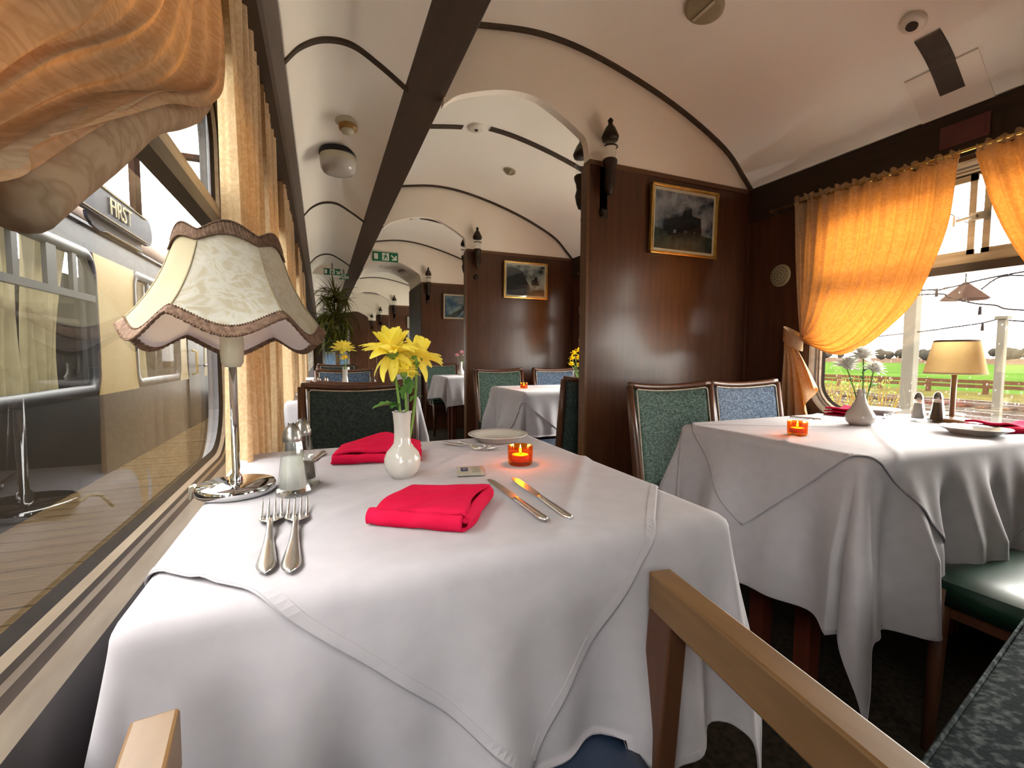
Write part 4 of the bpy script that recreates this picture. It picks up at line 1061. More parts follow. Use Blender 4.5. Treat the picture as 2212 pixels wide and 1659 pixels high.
# flex trailing from the lamp to the wall
bm = B(); tube(bm, [(-0.195, 0.90, ZC + 0.004), (-0.205, 0.915, ZC + 0.012), (-0.214, 0.93, ZC + 0.006), (-0.222, 0.95, ZC - 0.02)], 0.0028, 8)
tag(obj('lamp_flex', bm, 'cream_plastic', smooth=True), 'short cream lamp flex by the window sill', 'cable')

def pleated_lamp(loc, label):
    t = thing('table_lamp', label, 'lamp', loc)
    bm = B(); lathe(bm, [(0, 0), (0.058, 0), (0.06, 0.006), (0.05, 0.016), (0.012, 0.022), (0, 0.022)], 40); obj('base', bm, 'arm_wood', t, True)
    bm = B(); lathe(bm, [(0.008, 0.02), (0.008, 0.19), (0, 0.19)], 16); obj('pole', bm, 'arm_wood', t, True)
    bm = B(); n = 64
    def sh(u, v): r = lerp(0.084, 0.06, v) + 0.0015 * (1 if int(u * 128 + 0.5) % 2 else -1); return Vector((r * math.cos(2 * PI * u), r * math.sin(2 * PI * u), lerp(0.175, 0.292, v)))
    grid(bm, sh, 128, 4, wrap=True); obj('shade', bm, 'pleated_shade', t, True)
    bm = B(); lathe(bm, [(0.0605, 0.288), (0.062, 0.290), (0.0605, 0.295)], 48); obj('top_trim', bm, 'braid', t, True)
    bm = B(); lathe(bm, [(0.0845, 0.174), (0.0862, 0.176), (0.0845, 0.18)], 48); obj('bottom_trim', bm, 'shade_plain', t, True)
    return t
pleated_lamp((2.085, 0.895, ZC), 'wooden table lamp with a plain cream tapered shade by the right window')

# ------------------------------------------------------------------ shakers
def shaker(loc, label, fill, level, s=1.0, grp='glass salt and pepper shakers'):
    t = thing('glass_shaker', label, 'shaker', loc, group=grp)
    fac = lambda k: 1.0 if k % 2 else 0.93
    bm = B(); lathe(bm, [(0, 0.001), (0.026, 0.0), (0.0275, 0.006), (0.024, 0.014), (0.0155, 0.076), (0.0138, 0.085), (0.012, 0.086)], 16, facet=fac); obj('glass_body', bm, 'shaker_glass', t)
    bm = B(); lathe(bm, [(0, 0.010), (0.0195, 0.010), (lerp(0.0195, 0.0125, level), lerp(0.015, 0.075, level)), (0, lerp(0.016, 0.076, level))], 16); obj('contents', bm, fill, t, True)
    bm = B(); lathe(bm, [(0.0138, 0.083), (0.0142, 0.085), (0.0142, 0.092), (0.013, 0.094), (0.0125, 0.098), (0.0095, 0.105), (0.005, 0.11), (0, 0.1115)], 20); obj('metal_cap', bm, 'dull_steel', t, True)
    bm = B()
    for q in range(5):
        a = 2 * PI * q / 5; m = bmesh.ops.create_icosphere(bm, subdivisions=1, radius=0.0012)
        for v in m['verts']: v.co += Vector((0.006 * math.cos(a), 0.006 * math.sin(a), 0.1105))
    tag(obj('cap_holes', bm, 'black_plastic', t), kind='stuff')
    t.scale = (s, s, s)
    return t
shaker((-0.049, 0.845, ZC), 'glass salt shaker with metal cap in front of the other, beside the chrome lamp base', 'salt', 0.72, 1.08)
shaker((-0.036, 0.905, ZC), 'pepper shaker hidden just behind the salt shaker by the chrome lamp', 'pepper', 0.35, 1.08)
shaker((2.02, 0.965, ZC), 'salt shaker by the window, left of the cream tapered lamp', 'salt', 0.9, 0.95)
shaker((2.035, 0.915, ZC), 'dark pepper shaker in front of the cream tapered lamp', 'pepper', 0.95, 1.0)
shaker((-0.02, 2.85, ZT + 0.002), 'small salt shaker on the second left table', 'salt', 0.7)
shaker((0.02, 2.9, ZT + 0.002), 'small pepper shaker on the second left table', 'pepper', 0.5)

# ------------------------------------------------------------------ cutlery (local: handle end at origin, pointing +Y)
def make_fork(label):
    t = thing('fork', label, 'fork', (0, 0, 0), group='steel table forks')
    L = 0.2
    def zc(y): return 0.004 + 0.010 * math.sin(min(1, max(0, (y - 0.07) / 0.09)) * PI) ** 2 * 0.6 + (0.012 * max(0, (y - 0.16) / 0.04) ** 1.5)
    def hw(y):
        if y < 0.02: return 0.0085 * math.sqrt(max(0.02, 1 - ((0.02 - y) / 0.02) ** 2))
        if y < 0.1: return lerp(0.0085, 0.0032, (y - 0.02) / 0.08)
        return 0.0032
    bm = B()
    ys = [0.2 * k / 60 for k in range(0, 41)]
    rows = []
    for y in ys:
        y = y * 0.97
        w = hw(y); z = zc(y)
        rows.append([bm.verts.new((x, y, zz)) for x, zz in ((-w, z), (-w * 0.6, z + 0.0018), (0, z + 0.0013), (w * 0.6, z + 0.0018), (w, z), (0, z - 0.0018))])
    for a, b in zip(rows, rows[1:]):
        for k in range(6): bm.faces.new((a[k], a[(k + 1) % 6], b[(k + 1) % 6], b[k]))
    bm.faces.new(rows[0]); bm.faces.new(rows[-1][::-1])
    obj('handle', bm, 'steel', t, True)
    bm = B()
    def hd(u, v):
        y = lerp(0.127, 0.156, v); w = lerp(0.0035, 0.0125, math.sin(min(v * 1.25, 1) * PI / 2))
        x = (u - 0.5) * 2 * w
        return Vector((x, y, zc(y) - 0.0015 + 0.002 * (2 * u - 1) ** 2))
    grid(bm, hd, 8, 10); solidify(bm, 0.0016); obj('head', bm, 'steel', t, True)
    for q in range(4):
        x = (q - 1.5) * 0.0068; bm = B()
        pts = [(x, y, zc(y) - 0.0008) for y in [lerp(0.153, 0.2, k / 6) for k in range(7)]]
        tube(bm, pts, [0.0022, 0.002, 0.0018, 0.0016, 0.0014, 0.0012, 0.0005], 6); obj('tine', bm, 'steel', t, True)
    return t
def make_knife(label):
    t = thing('knife', label, 'knife', (0, 0, 0), group='steel table knives')
    bm = B(); n = 20
    rows = []
    for k in range(n + 1):
        y = 0.105 * k / n; w = lerp(0.0085, 0.0062, k / n) * (math.sqrt(max(0.05, 1 - ((0.012 - y) / 0.012) ** 2)) if y < 0.012 else 1)
        rows.append([bm.verts.new((x, y, z)) for x, z in ((-w, 0.0035), (-w * 0.7, 0.006), (0, 0.0066), (w * 0.7, 0.006), (w, 0.0035), (0, 0.0006))])
    for a, b in zip(rows, rows[1:]):
        for k in range(6): bm.faces.new((a[k], a[(k + 1) % 6], b[(k + 1) % 6], b[k]))
    bm.faces.new(rows[0]); bm.faces.new(rows[-1][::-1]); obj('handle', bm, 'steel', t, True)
    bm = B()
    pl = [(-0.005, 0.104), (0.005, 0.104), (0.0085, 0.125), (0.0092, 0.18), (0.008, 0.215), (0.003, 0.231), (-0.004, 0.228), (-0.0062, 0.2), (-0.006, 0.12)]
    a = [bm.verts.new((x, y, 0.0026)) for x, y in pl]; b = [bm.verts.new((x, y, 0.004)) for x, y in pl]
    bm.faces.new(a[::-1]); bm.faces.new(b)
    for k in range(len(pl)): bm.faces.new((a[k], a[(k + 1) % len(pl)], b[(k + 1) % len(pl)], b[k]))
    obj('blade', bm, 'steel', t)
    return t
f0 = make_fork('left of the two forks beside the salt shaker'); f0.location = (-0.060, 0.535, ZC); f0.rotation_euler = (0, 0, math.radians(3.5)); f0.scale = (1.25, 1.2, 1.1)
copy_tree(f0, (-0.036, 0.527, ZC), math.radians(0.5), 'right of the two forks beside the salt shaker')
copy_tree(f0, (0.295, 1.18, ZC), PI + math.radians(28), 'left of the two forks in front of the side plate').scale = (0.85, 0.8, 0.9)
copy_tree(f0, (0.333, 1.175, ZC), PI + math.radians(25), 'right of the two forks in front of the side plate').scale = (0.85, 0.8, 0.9)
copy_tree(f0, (1.96, 1.04, ZC), -1.1, 'fork lying behind the white vase by the right window').scale = (0.85, 0.8, 0.9)
k0 = make_knife('left of the two knives beside the folded red napkin'); k0.location = (0.287, 0.563, ZC); k0.rotation_euler = (0, 0, math.radians(1))
copy_tree(k0, (0.323, 0.556, ZC), math.radians(-1.5), 'right of the two knives beside the folded red napkin')
copy_tree(k0, (0.0, 1.17, ZC), PI + math.radians(-14), 'dark knife behind the salt and pepper shakers').scale = (1, 1.0, 1)
copy_tree(k0, (1.66, 1.2, ZC), PI + 0.45, 'knife beside the far napkin on the window table')
copy_tree(k0, (1.95, 3.1, ZT + 0.006), PI + 1.2, 'knife on the table behind the nearest partition')

# ------------------------------------------------------------------ plates, napkins, candles, card
def plate(loc, r, label):
    bm = B()
    lathe(bm, [(0, 0.002), (r * 0.6, 0.002), (r * 0.64, 0.0), (r * 0.66, 0.003), (r * 0.8, 0.012), (r * 0.99, 0.0185), (r, 0.0195), (r * 0.985, 0.021), (r * 0.8, 0.0155), (r * 0.68, 0.0075), (r * 0.6, 0.006), (0, 0.0055)], 56)
    t = thing('side_plate', label, 'plate', loc, group='white side plates')
    obj('dish', bm, 'porcelain', t, True)
    bm = B(); lathe(bm, [(r * 0.5, 0.0), (r * 0.52, -0.0005), (r * 0.55, 0.0025), (r * 0.5, 0.0025)], 40, (0, 0, 0.0006)); obj('foot_ring', bm, 'porcelain', t, True)
plate((0.445, 1.168, ZC), 0.083, 'white side plate at the far right corner of the nearest table')
plate((1.84, 0.735, ZC), 0.085, 'white side plate near the edge of the window table')
plate((2.13, 1.165, ZC), 0.085, 'white side plate against the right window, behind the white vase')
def napkin_fold(loc, rz, w, d, label, style=0):
    t = thing('folded_napkin', label, 'napkin', loc, rz, group='red cloth napkins')
    layers = 3
    for q in range(layers):
        h = 0.006 + q * 0.007
        bm = B()
        def f(u, v, q=q):
            x = (u - 0.5) * w * (1 - 0.02 * q); y = (v - 0.5) * d * (1 - 0.03 * q)
            z = 0.003 + q * 0.0075
            z += 0.004 * noise.noise(Vector((x * 22 + q, y * 22, style * 3.1 + 5)))
            if style == 0:
                z += 0.010 * q * (u ** 2) * 0.6
                e = min(u, 1 - u, v, 1 - v); z -= 0.004 * max(0, 0.05 - e) / 0.05 * (q > 0)
                x += 0.006 * math.sin(v * 5 + q)
            elif style == 1:
                z += 0.036 * (q / 2) * math.exp(-((u - 0.52) / 0.22) ** 2) * (0.4 + 0.6 * v)
                z += 0.008 * math.sin(u * 9) * (q / 2)
            else:
                z += 0.01 * math.sin(u * 6 + 1) * (q / 2)
            return Vector((x, y, max(0.0015, z)))
        grid(bm, f, 26, 20)
        o = obj('cloth_layer', bm, 'red_napkin', t, True)
        sd = o.modifiers.new('thickness', 'SOLIDIFY'); sd.thickness = 0.0058 if q else 0.004; sd.offset = 0
    # folded edge joining the layers
    bm = B()
    def ed(u, v):
        a = -PI / 2 + PI * v; zz = 0.0105 + 0.0105 * math.sin(a) * (1.15 if style == 0 else 1)
        return Vector(((u - 0.5) * w * 0.97, -d / 2 + 0.006 - 0.011 * math.cos(a), max(0.0015, zz + 0.003 * noise.noise(Vector((u * 9, v, style))))))
    grid(bm, ed, 26, 8); o = obj('folded_edge', bm, 'red_napkin', t, True)
    sd = o.modifiers.new('thickness', 'SOLIDIFY'); sd.thickness = 0.003
    if style == 0:
        bm = B()
        def es(u, v):
            a = -PI / 2 + PI * v
            return Vector((w / 2 - 0.003 + 0.010 * math.cos(a), (u - 0.5) * d * 0.95, max(0.0015, 0.013 + 0.0125 * math.sin(a))))
        grid(bm, es, 20, 8); o = obj('folded_side', bm, 'red_napkin', t, True)
        sd = o.modifiers.new('thickness', 'SOLIDIFY'); sd.thickness = 0.003
napkin_fold((0.150, 0.668, ZC), math.radians(-34), 0.142, 0.142, 'folded red napkin in the middle of the nearest table, beside the knives')
napkin_fold((0.118, 1.075, ZC), math.radians(-12), 0.19, 0.12, 'crumpled red napkin behind the white vase on the nearest table', 1)
napkin_fold((1.99, 1.19, ZC), math.radians(12), 0.19, 0.1, 'red napkin against the window, left of the white bulb vase', 2)
napkin_fold((2.03, 0.725, ZC), math.radians(-20), 0.2, 0.11, 'red napkin on the right edge of the picture by the side plate', 2)
napkin_fold((2.1, 3.0, ZT + 0.006), 0.4, 0.16, 0.1, 'red napkin glimpsed behind the nearest partition', 2)
def tealight(loc, label, lit=True, s=1.0):
    t = thing('tealight_holder', label, 'candle', loc, group='amber glass tealights')
    fac = lambda k: 1.0 if k % 2 else 0.955
    bm = B(); lathe(bm, [(0, 0.001), (0.024, 0.0), (0.0262, 0.004), (0.0275, 0.04), (0.0262, 0.041), (0.0245, 0.04), (0.0235, 0.008), (0, 0.006)], 56, facet=fac); obj('ribbed_glass', bm, 'amber_glass', t)
    bm = B(); lathe(bm, [(0, 0.007), (0.019, 0.007), (0.019, 0.021), (0.0175, 0.0215), (0, 0.0205)], 28); obj('wax', bm, 'wax', t, True)
    bm = B(); tube(bm, [(0, 0, 0.02), (0, 0, 0.026)], 0.0008, 6); obj('wick', bm, 'black_plastic', t)
    if lit:
        bm = B(); lathe(bm, [(0, 0.024), (0.0022, 0.027), (0.0026, 0.031), (0.0012, 0.038), (0, 0.043)], 12); obj('flame', bm, 'flame', t, True)
        p = bpy.data.lights.new('candle_glow', 'POINT'); p.energy = 0.035; p.color = (1, 0.55, 0.2); p.shadow_soft_size = 0.004
        po = bpy.data.objects.new('candle_glow', p); po.location = (0, 0, 0.036); COL.objects.link(po); po.parent = t
    t.scale = (s, s, s)
    return t
tealight((0.393, 0.895, ZC), 'lit amber glass tealight on the nearest table, in front of the side plate')
tealight((1.315, 0.925, ZC), 'amber glass tealight on the table by the right window')
tealight((1.33, 2.97, ZT + 0.006), 'lit amber tealight on the table behind the nearest partition')
t = thing('sugar_sachet', 'small printed paper sachet lying between the white vase and the tealight', 'sachet', (0.272, 0.87, ZC), math.radians(-14))
bm = B(); grid(bm, lambda u, v: Vector(((u - 0.5) * 0.054, (v - 0.5) * 0.068, 0.003 + 0.002 * math.sin(u * PI) * math.sin(v * PI))), 10, 8); solidify(bm, 0.002); obj('packet', bm, 'paper', t, True)
bm = B(); box(bm, (-0.012, 0.002, 0.0052), (0.014, 0.026, 0.0006)); obj('emblem', bm, 'ink_navy', t)
bm = B(); box(bm, (-0.012, 0.002, 0.0056), (0.008, 0.002, 0.0004)); box(bm, (-0.012, 0.006, 0.0056), (0.006, 0.002, 0.0004)); obj('emblem_marks', bm, 'paper', t)
bm = B()
for q in range(5): box(bm, (0.011, 0.018 - q * 0.009, 0.0049), (0.018 - (q % 2) * 0.004, 0.0024, 0.0006))
obj('print_lines', bm, 'ink_grey', t)
t = thing('butter_dish', 'shallow tan dish under the cream tapered lamp by the window', 'dish', (2.175, 0.955, ZC))
bm = B(); lathe(bm, [(0, 0), (0.035, 0), (0.052, 0.012), (0.056, 0.022), (0.052, 0.022), (0.034, 0.006), (0, 0.005)], 36); obj('bowl', bm, 'arm_wood', t, True)
bm = B(); lathe(bm, [(0.0565, 0.02), (0.058, 0.022), (0.056, 0.024), (0.052, 0.022)], 36); obj('rim', bm, 'mount', t, True)

# ------------------------------------------------------------------ vases and flowers
def vase(loc, prof, label, flutes=0.0, name='bud_vase', mat='porcelain'):
    t = thing(name, label, 'vase', loc, group='white bud vases')
    bm = B(); lathe(bm, prof, 44); obj('body', bm, mat, t, True)
    rt, zt_ = prof[-1]
    bm = B()
    def lip(u, v):
        a = 2 * PI * u; wv = 0.0012 * math.cos(6 * a)
        return Vector(((rt + 0.0012 * math.cos(2 * PI * v)) * math.cos(a), (rt + 0.0012 * math.cos(2 * PI * v)) * math.sin(a), zt_ + 0.0012 * math.sin(2 * PI * v) + wv))
    grid(bm, lip, 48, 8, wrap=True); obj('lip', bm, mat, t, True)
    return t
V1 = (0.140, 0.885, ZC)
vase(V1, [(0, 0.0), (0.02, 0.0), (0.022, 0.002), (0.03, 0.012), (0.0345, 0.025), (0.0345, 0.037), (0.03, 0.049), (0.022, 0.058), (0.0165, 0.066), (0.0152, 0.08), (0.0155, 0.1), (0.017, 0.118), (0.0178, 0.126)], 'white round-bellied bud vase on the nearest table')
V2 = (1.717, 0.985, ZC)
vase(V2, [(0, 0), (0.03, 0), (0.04, 0.01), (0.044, 0.024), (0.041, 0.038), (0.03, 0.056), (0.018, 0.078), (0.0125, 0.1), (0.0115, 0.115), (0.0125, 0.122)], 'white teardrop vase on the table by the right window')
V3 = (0.13, 2.98, ZT + 0.002)
vase(V3, [(0, 0), (0.03, 0), (0.036, 0.015), (0.03, 0.045), (0.018, 0.08), (0.014, 0.11), (0.016, 0.14), (0.018, 0.15)], 'tall flared white vase on the second left table')
V4 = (1.54, 5.3, ZT + 0.002)
vase(V4, [(0, 0), (0.03, 0), (0.04, 0.02), (0.042, 0.035), (0.03, 0.06), (0.02, 0.08), (0.018, 0.12), (0.022, 0.16)], 'white bud vase holding pink flowers in the third bay')
V5 = (1.80, 3.02, ZT + 0.006)
vase(V5, [(0, 0), (0.042, 0), (0.052, 0.012), (0.055, 0.05), (0.05, 0.085), (0.036, 0.1), (0.036, 0.115)], 'clear glass jar holding gold flowers behind the nearest partition', name='glass_jar', mat='thin_clear')
V6 = (0.23, 5.0, ZT + 0.002)
vase(V6, [(0, 0), (0.03, 0), (0.04, 0.03), (0.036, 0.08), (0.034, 0.11)], 'small white pot on the third left table')
def petal_mesh(L, W, curl, droop, mat, name='petal'):
    bm = B()
    def f(u, v):
        w = W * (math.sin(PI * min(1, 0.12 + 0.86 * v)) ** 0.55) * (1 - 0.15 * v)
        x = (u - 0.5) * w; cup = 0.35 * (u - 0.5) ** 2 * w * 4
        z = curl * L * v * v - droop * L * v ** 3 + cup * 0.6
        y = L * v + 0.006 * L * math.cos(u * 20) * (v > 0.9)
        return Vector((x, y, z))
    grid(bm, f, 6, 8)
    me = bpy.data.meshes.new(name); bm.to_mesh(me); bm.free()
    for p in me.polygons: p.use_smooth = True
    me.materials.append(MATS[mat]); return me
def place_petal(me, parent, pos, az, el, roll, s, name='petal'):
    o = bpy.data.objects.new(name, me); link(o, parent)
    M = Matrix.Rotation(az, 4, 'Z') @ Matrix.Rotation(el, 4, 'X') @ Matrix.Rotation(roll, 4, 'Y')
    o.matrix_local = Matrix.Translation(pos) @ M @ Matrix.Scale(s, 4)
    return o
pm_in = petal_mesh(0.032, 0.017, 0.4, 0.0, 'petal_yellow'); pm_out = petal_mesh(0.05, 0.022, 0.10, 0.35, 'petal_yellow'); pm_mid = petal_mesh(0.043, 0.021, 0.3, 0.1, 'petal_yellow')
def stem_pts(a, b, bend=0.01, n=8):
    a, b = Vector(a), Vector(b)
    return [a.lerp(b, k / n) + Vector((bend * math.sin(PI * k / n), 0, 0)) for k in range(n + 1)]
def chrysanth(base, head, tilt, s, label, counts=(34, 34, 28, 7), hang=True, seed=1):
    rnd = random.Random(seed)
    t = thing('chrysanthemum', label, 'flower', base, group='large yellow chrysanthemums')
    h = Vector(head) - Vector(base)
    bm = B(); tube(bm, stem_pts((0, 0, 0.02), tuple(h - Vector((0, 0, 0.008))), 0.006), 0.0026, 8); obj('stem', bm, 'stem_green', t, True)
    bm = B(); lathe(bm, [(0, -0.012), (0.006, -0.010), (0.011, -0.002), (0.012, 0.004), (0, 0.008)], 14)
    bl = obj('bloom', bm, 'stem_green', t, True); bl.location = h; bl.rotation_euler = tilt; bl.scale = (s, s, s)
    n0, n1, n2, n3 = counts
    for k in range(n0): place_petal(pm_in, bl, (0, 0, 0.006), rnd.uniform(0, 2 * PI), rnd.uniform(0.95, 1.45), rnd.uniform(-0.3, 0.3), rnd.uniform(0.75, 1.0))
    for k in range(n1): place_petal(pm_mid, bl, (0, 0, 0.003), 2 * PI * k / n1 + rnd.uniform(-0.15, 0.15), rnd.uniform(0.6, 1.1), rnd.uniform(-0.35, 0.35), rnd.uniform(0.85, 1.1))
    for k in range(n2): place_petal(pm_out, bl, (0, 0, 0.0), 2 * PI * k / n2 + rnd.uniform(-0.15, 0.15), rnd.uniform(0.15, 0.6), rnd.uniform(-0.4, 0.4), rnd.uniform(0.85, 1.12))
    for k in range(n3): place_petal(pm_out, bl, (0, 0, -0.003), 2 * PI * k / max(n3, 1) + rnd.uniform(-0.3, 0.3), rnd.uniform(-1.0, -0.25), rnd.uniform(-0.5, 0.5), rnd.uniform(0.7, 1.0))
    return t
def at(v, dx, dy, dz): return (v[0] + dx, v[1] + dy, v[2] + dz)
fl1 = chrysanth(at(V1, -0.003, 0, 0.01), at(V1, -0.018, -0.005, 0.238), (0.10, -0.12, 0.3), 1.1, 'tallest yellow chrysanthemum in the round-bellied vase', seed=3)
fl2 = chrysanth(at(V1, 0.004, 0, 0.01), at(V1, 0.030, 0.004, 0.227), (0.1, 0.42, 1.1), 0.95, 'yellow chrysanthemum leaning right in the round-bellied vase', (26, 28, 24, 5), seed=5)
fl3 = chrysanth(at(V1, 0.001, 0.004, 0.01), at(V1, 0.004, -0.002, 0.198), (-0.2, 0.1, 0.3), 0.62, 'smallest, lowest yellow chrysanthemum in the round-bellied vase', (8, 16, 14, 0), seed=8)
leaf_me = None
def leaf(parent, pos, az, el, L, W, mat='leaf_green'):
    bm = B()
    def f(u, v):
        w = W * math.sin(PI * min(1, v * 0.97 + 0.02)) ** 0.8 * (1 + 0.22 * math.sin(v * 22)) * (0.85 if v > 0.6 else 1)
        x = (u - 0.5) * w
        return Vector((x, L * v, 0.12 * L * v - 0.45 * L * v * v + 0.5 * abs(x)))
    grid(bm, f, 6, 16); o = obj('leaf', bm, mat, parent, True)
    o.matrix_local = Matrix.Translation(pos) @ Matrix.Rotation(az, 4, 'Z') @ Matrix.Rotation(el, 4, 'X')
    return o
leaf(fl1, (-0.004, -0.004, 0.125), 1.9, 0.35, 0.05, 0.03); leaf(fl1, (-0.005, -0.003, 0.13), 2.6, 0.2, 0.03, 0.02)
leaf(fl3, (0.0, -0.004, 0.15), 1.2, 1.1, 0.032, 0.018); leaf(fl2, (0.012, 0, 0.135), -1.1, 0.6, 0.03, 0.018); leaf(fl3, (0.002, -0.003, 0.14), 3.6, 1.2, 0.045, 0.02); leaf(fl2, (0.01, -0.004, 0.15), 2.9, 1.3, 0.04, 0.02)
def simple_flower(base, head, r, mat, label, n=26, flat=0.55, grp=None, seed=0, leaves=2, name='cut_flower', cat='flower'):
    rnd = random.Random(seed)
    t = thing(name, label, cat, base, group=grp)
    h = Vector(head) - Vector(base)
    bm = B(); tube(bm, stem_pts((0, 0, 0.02), tuple(h), 0.008), 0.0024, 6); obj('stem', bm, 'stem_green', t, True)
    pm = petal_mesh(r, r * 0.42, 0.25, 0.2, mat)
    bm = B(); lathe(bm, [(0, -0.2 * r), (0.22 * r, -0.1 * r), (0.25 * r, 0.05 * r), (0, 0.15 * r)], 10); bl = obj('bloom', bm, mat, t, True); bl.location = h
    bl.rotation_euler = (rnd.uniform(-0.35, 0.35), rnd.uniform(-0.35, 0.35), 0)
    for k in range(n):
        q = k / n; place_petal(pm, bl, (0, 0, 0), k * 2.39996, lerp(-0.25, 1.35, q) * flat * 1.6, rnd.uniform(-0.3, 0.3), lerp(1.0, 0.72, q))
    for k in range(leaves): leaf(t, tuple(h * rnd.uniform(0.45, 0.75)), rnd.uniform(0, 6.28), rnd.uniform(0.2, 0.9), 0.045, 0.012)
    return t
for i, (dx, dz, rr, lab) in enumerate([(-0.045, 0.20, 0.046, 'left white bloom in the teardrop vase'), (0.0, 0.235, 0.046, 'top white bloom in the teardrop vase'), (0.03, 0.19, 0.042, 'lower right white bloom in the teardrop vase')]):
    simple_flower(at(V2, 0, 0, 0.01), at(V2, dx * 0.55, -dx * 0.85, dz), rr, 'petal_white', lab, 44, 0.7, 'white cut flowers', i, 2)
simple_flower(at(V3, 0, 0, 0.02), at(V3, -0.01, 0, 0.27), 0.085, 'petal_yellow', 'wide yellow bloom in the flared vase on the second left table', 34, 0.5, None, 3, 2)
for i, (dx, dz) in enumerate([(-0.045, 0.235), (0.01, 0.27), (0.045, 0.24)]):
    simple_flower(at(V4, 0, 0, 0.03), at(V4, dx, 0, dz), 0.042, 'petal_pink', ['left pink bloom in the third bay', 'top pink bloom in the third bay', 'right pink bloom in the third bay'][i], 18, 0.7, 'pink cut flowers', i, 1)
rnd = random.Random(4)
GN = ['top', 'upper left', 'upper right', 'middle left', 'middle', 'middle right', 'lower left', 'lower right', 'far right']
for i, (dx, dz) in enumerate([(0.0, 0.27), (-0.045, 0.25), (0.05, 0.245), (-0.06, 0.21), (-0.005, 0.215), (0.055, 0.2), (-0.04, 0.165), (0.03, 0.16), (0.085, 0.19)]):
    simple_flower(at(V5, 0, 0, 0.02), at(V5, dx, rnd.uniform(-0.03, 0.03), dz), 0.036, 'petal_gold', '%s gold bloom in the glass jar' % GN[i], 14, 0.7, 'gold cut flowers', i, 1)
simple_flower(at(V6, 0, 0, 0.02), at(V6, -0.02, 0, 0.2), 0.06, 'petal_gold', 'gold bloom in the pot on the third left table', 14, 0.6, None, 6, 6)

# tall spiky plant
t = thing('spiky_plant', 'tall dracaena with long drooping strap leaves beside the left windows', 'potted plant', (0.17, 6.0, 0))
bm = B(); lathe(bm, [(0, 0), (0.12, 0), (0.16, 0.28), (0.165, 0.3), (0.15, 0.3), (0.14, 0.26), (0, 0.26)], 28); obj('pot', bm, 'terracotta', t, True)
bm = B(); tube(bm, [(0, 0, 0.2), (0.01, 0, 0.8), (0.0, 0, 1.55)], [0.03, 0.026, 0.022], 10); obj('trunk', bm, 'trunk_bark', t, True)
rnd = random.Random(11)
lm = []
for q in range(4):
    bm = B(); LL = [0.42, 0.5, 0.58, 0.5][q]; dr_ = [0.5, 0.95, 1.25, 0.15][q]
    def f(u, v):
        w = 0.03 * math.sin(PI * min(1, 0.25 + v * 0.74)) ; x = (u - 0.5) * w
        a = dr_ * v * v
        return Vector((x, LL * v * (1 - 0.25 * dr_ * v), LL * (0.35 * v - a * v * 0.8) + abs(x) * 0.6))
    grid(bm, f, 2, 10); me = bpy.data.meshes.new('leaf'); bm.to_mesh(me); bm.free(); me.materials.append(MATS['leaf_olive']); lm.append(me)
for z0, n, s in ((1.66, 70, 0.85), (1.42, 90, 0.95), (1.18, 80, 0.85)):
    for k in range(n):
        q = rnd.random(); me = lm[3] if q < 0.25 else lm[rnd.randrange(3)]
        place_petal(me, t, (rnd.uniform(-0.03, 0.03), rnd.uniform(-0.03, 0.03), z0 + rnd.uniform(-0.08, 0.08)), rnd.uniform(0, 2 * PI), rnd.uniform(-0.3, 0.9) if me is lm[3] else rnd.uniform(-0.6, 0.4), rnd.uniform(-0.4, 0.4), s * rnd.uniform(0.6, 0.85), 'leaf')

# ------------------------------------------------------------------ outside, left: timber platform and the neighbouring coach
pf = thing('platform_deck', 'brown timber platform deck outside the left windows', 'platform', (-0.9, 0, 0), kind='structure')
bm = B(); box(bm, (0, 6.0, 0.02), (1.3, 16.0, 0.08)); obj('joist_bed', bm, 'deck_base', pf)
bm = B(); box(bm, (0, 0, 0), (1.22, 0.117, 0.03)); pk = obj('plank', bm, 'deck_plank', pf, bev=0.003); pk.location = (0, -1.5, 0.085)
for q in range(1, 100):
    o = pk.copy(); COL.objects.link(o); o.location = (random.uniform(-0.01, 0.01), -1.5 + q * 0.127, 0.085 + random.uniform(-0.002, 0.002))
CX = -1.5
co = thing('railway_coach', 'cream and dark brown railway coach standing across the platform', 'railway coach', (CX, 5.0, -0.2))
CO = Vector((CX, 5.0, -0.2))
def CL(bm, name, mat, parent=None, smooth=False, bev=0.0):
    off = CO if parent is None else CO
    for v in bm.verts: v.co -= off
    return obj(name, bm, mat, parent or co, smooth, bev=bev)
ya, yb = -2.5, 14.5
bm = B(); box(bm, (CX - 0.04, (ya + yb) / 2, 0.26), (0.08, yb - ya, 0.92)); CL(bm, 'lower_side', 'coach_brown')
bm = B(); box(bm, (CX - 0.04, (ya + yb) / 2, 1.82), (0.08, yb - ya, 0.2)); CL(bm, 'cantrail', 'coach_grey')
bm = B(); box(bm, (CX + 0.008, (ya + yb) / 2, 1.90), (0.03, yb - ya, 0.02)); CL(bm, 'gutter', 'coach_grey')
bm = B()
def rf(u, v):
    a = PI * 0.06 + u * PI * 0.44
    return Vector((CX - 1.35 + 1.37 * math.sin(PI / 2 - u * PI / 2) , lerp(ya, yb, v), 1.92 + 0.62 * math.sin(u * PI / 2) ** 0.8))
grid(bm, rf, 12, 1); solidify(bm, 0.02); CL(bm, 'roof', 'coach_roof', smooth=True)
bm = B(); box(bm, (CX - 1.3, (ya + yb) / 2, 0.9), (0.04, yb - ya, 2.1)); CL(bm, 'inside_wall', 'coach_inside')
bm = B(); box(bm, (CX - 0.68, (ya + yb) / 2, -0.05), (1.25, yb - ya, 0.06)); CL(bm, 'inside_floor', 'coach_inside')
WINS = [(-1.2, 0.12), (0.85, 2.17), (2.90, 4.22), (4.95, 6.27), (8.3, 9.6), (10.3, 11.6)]
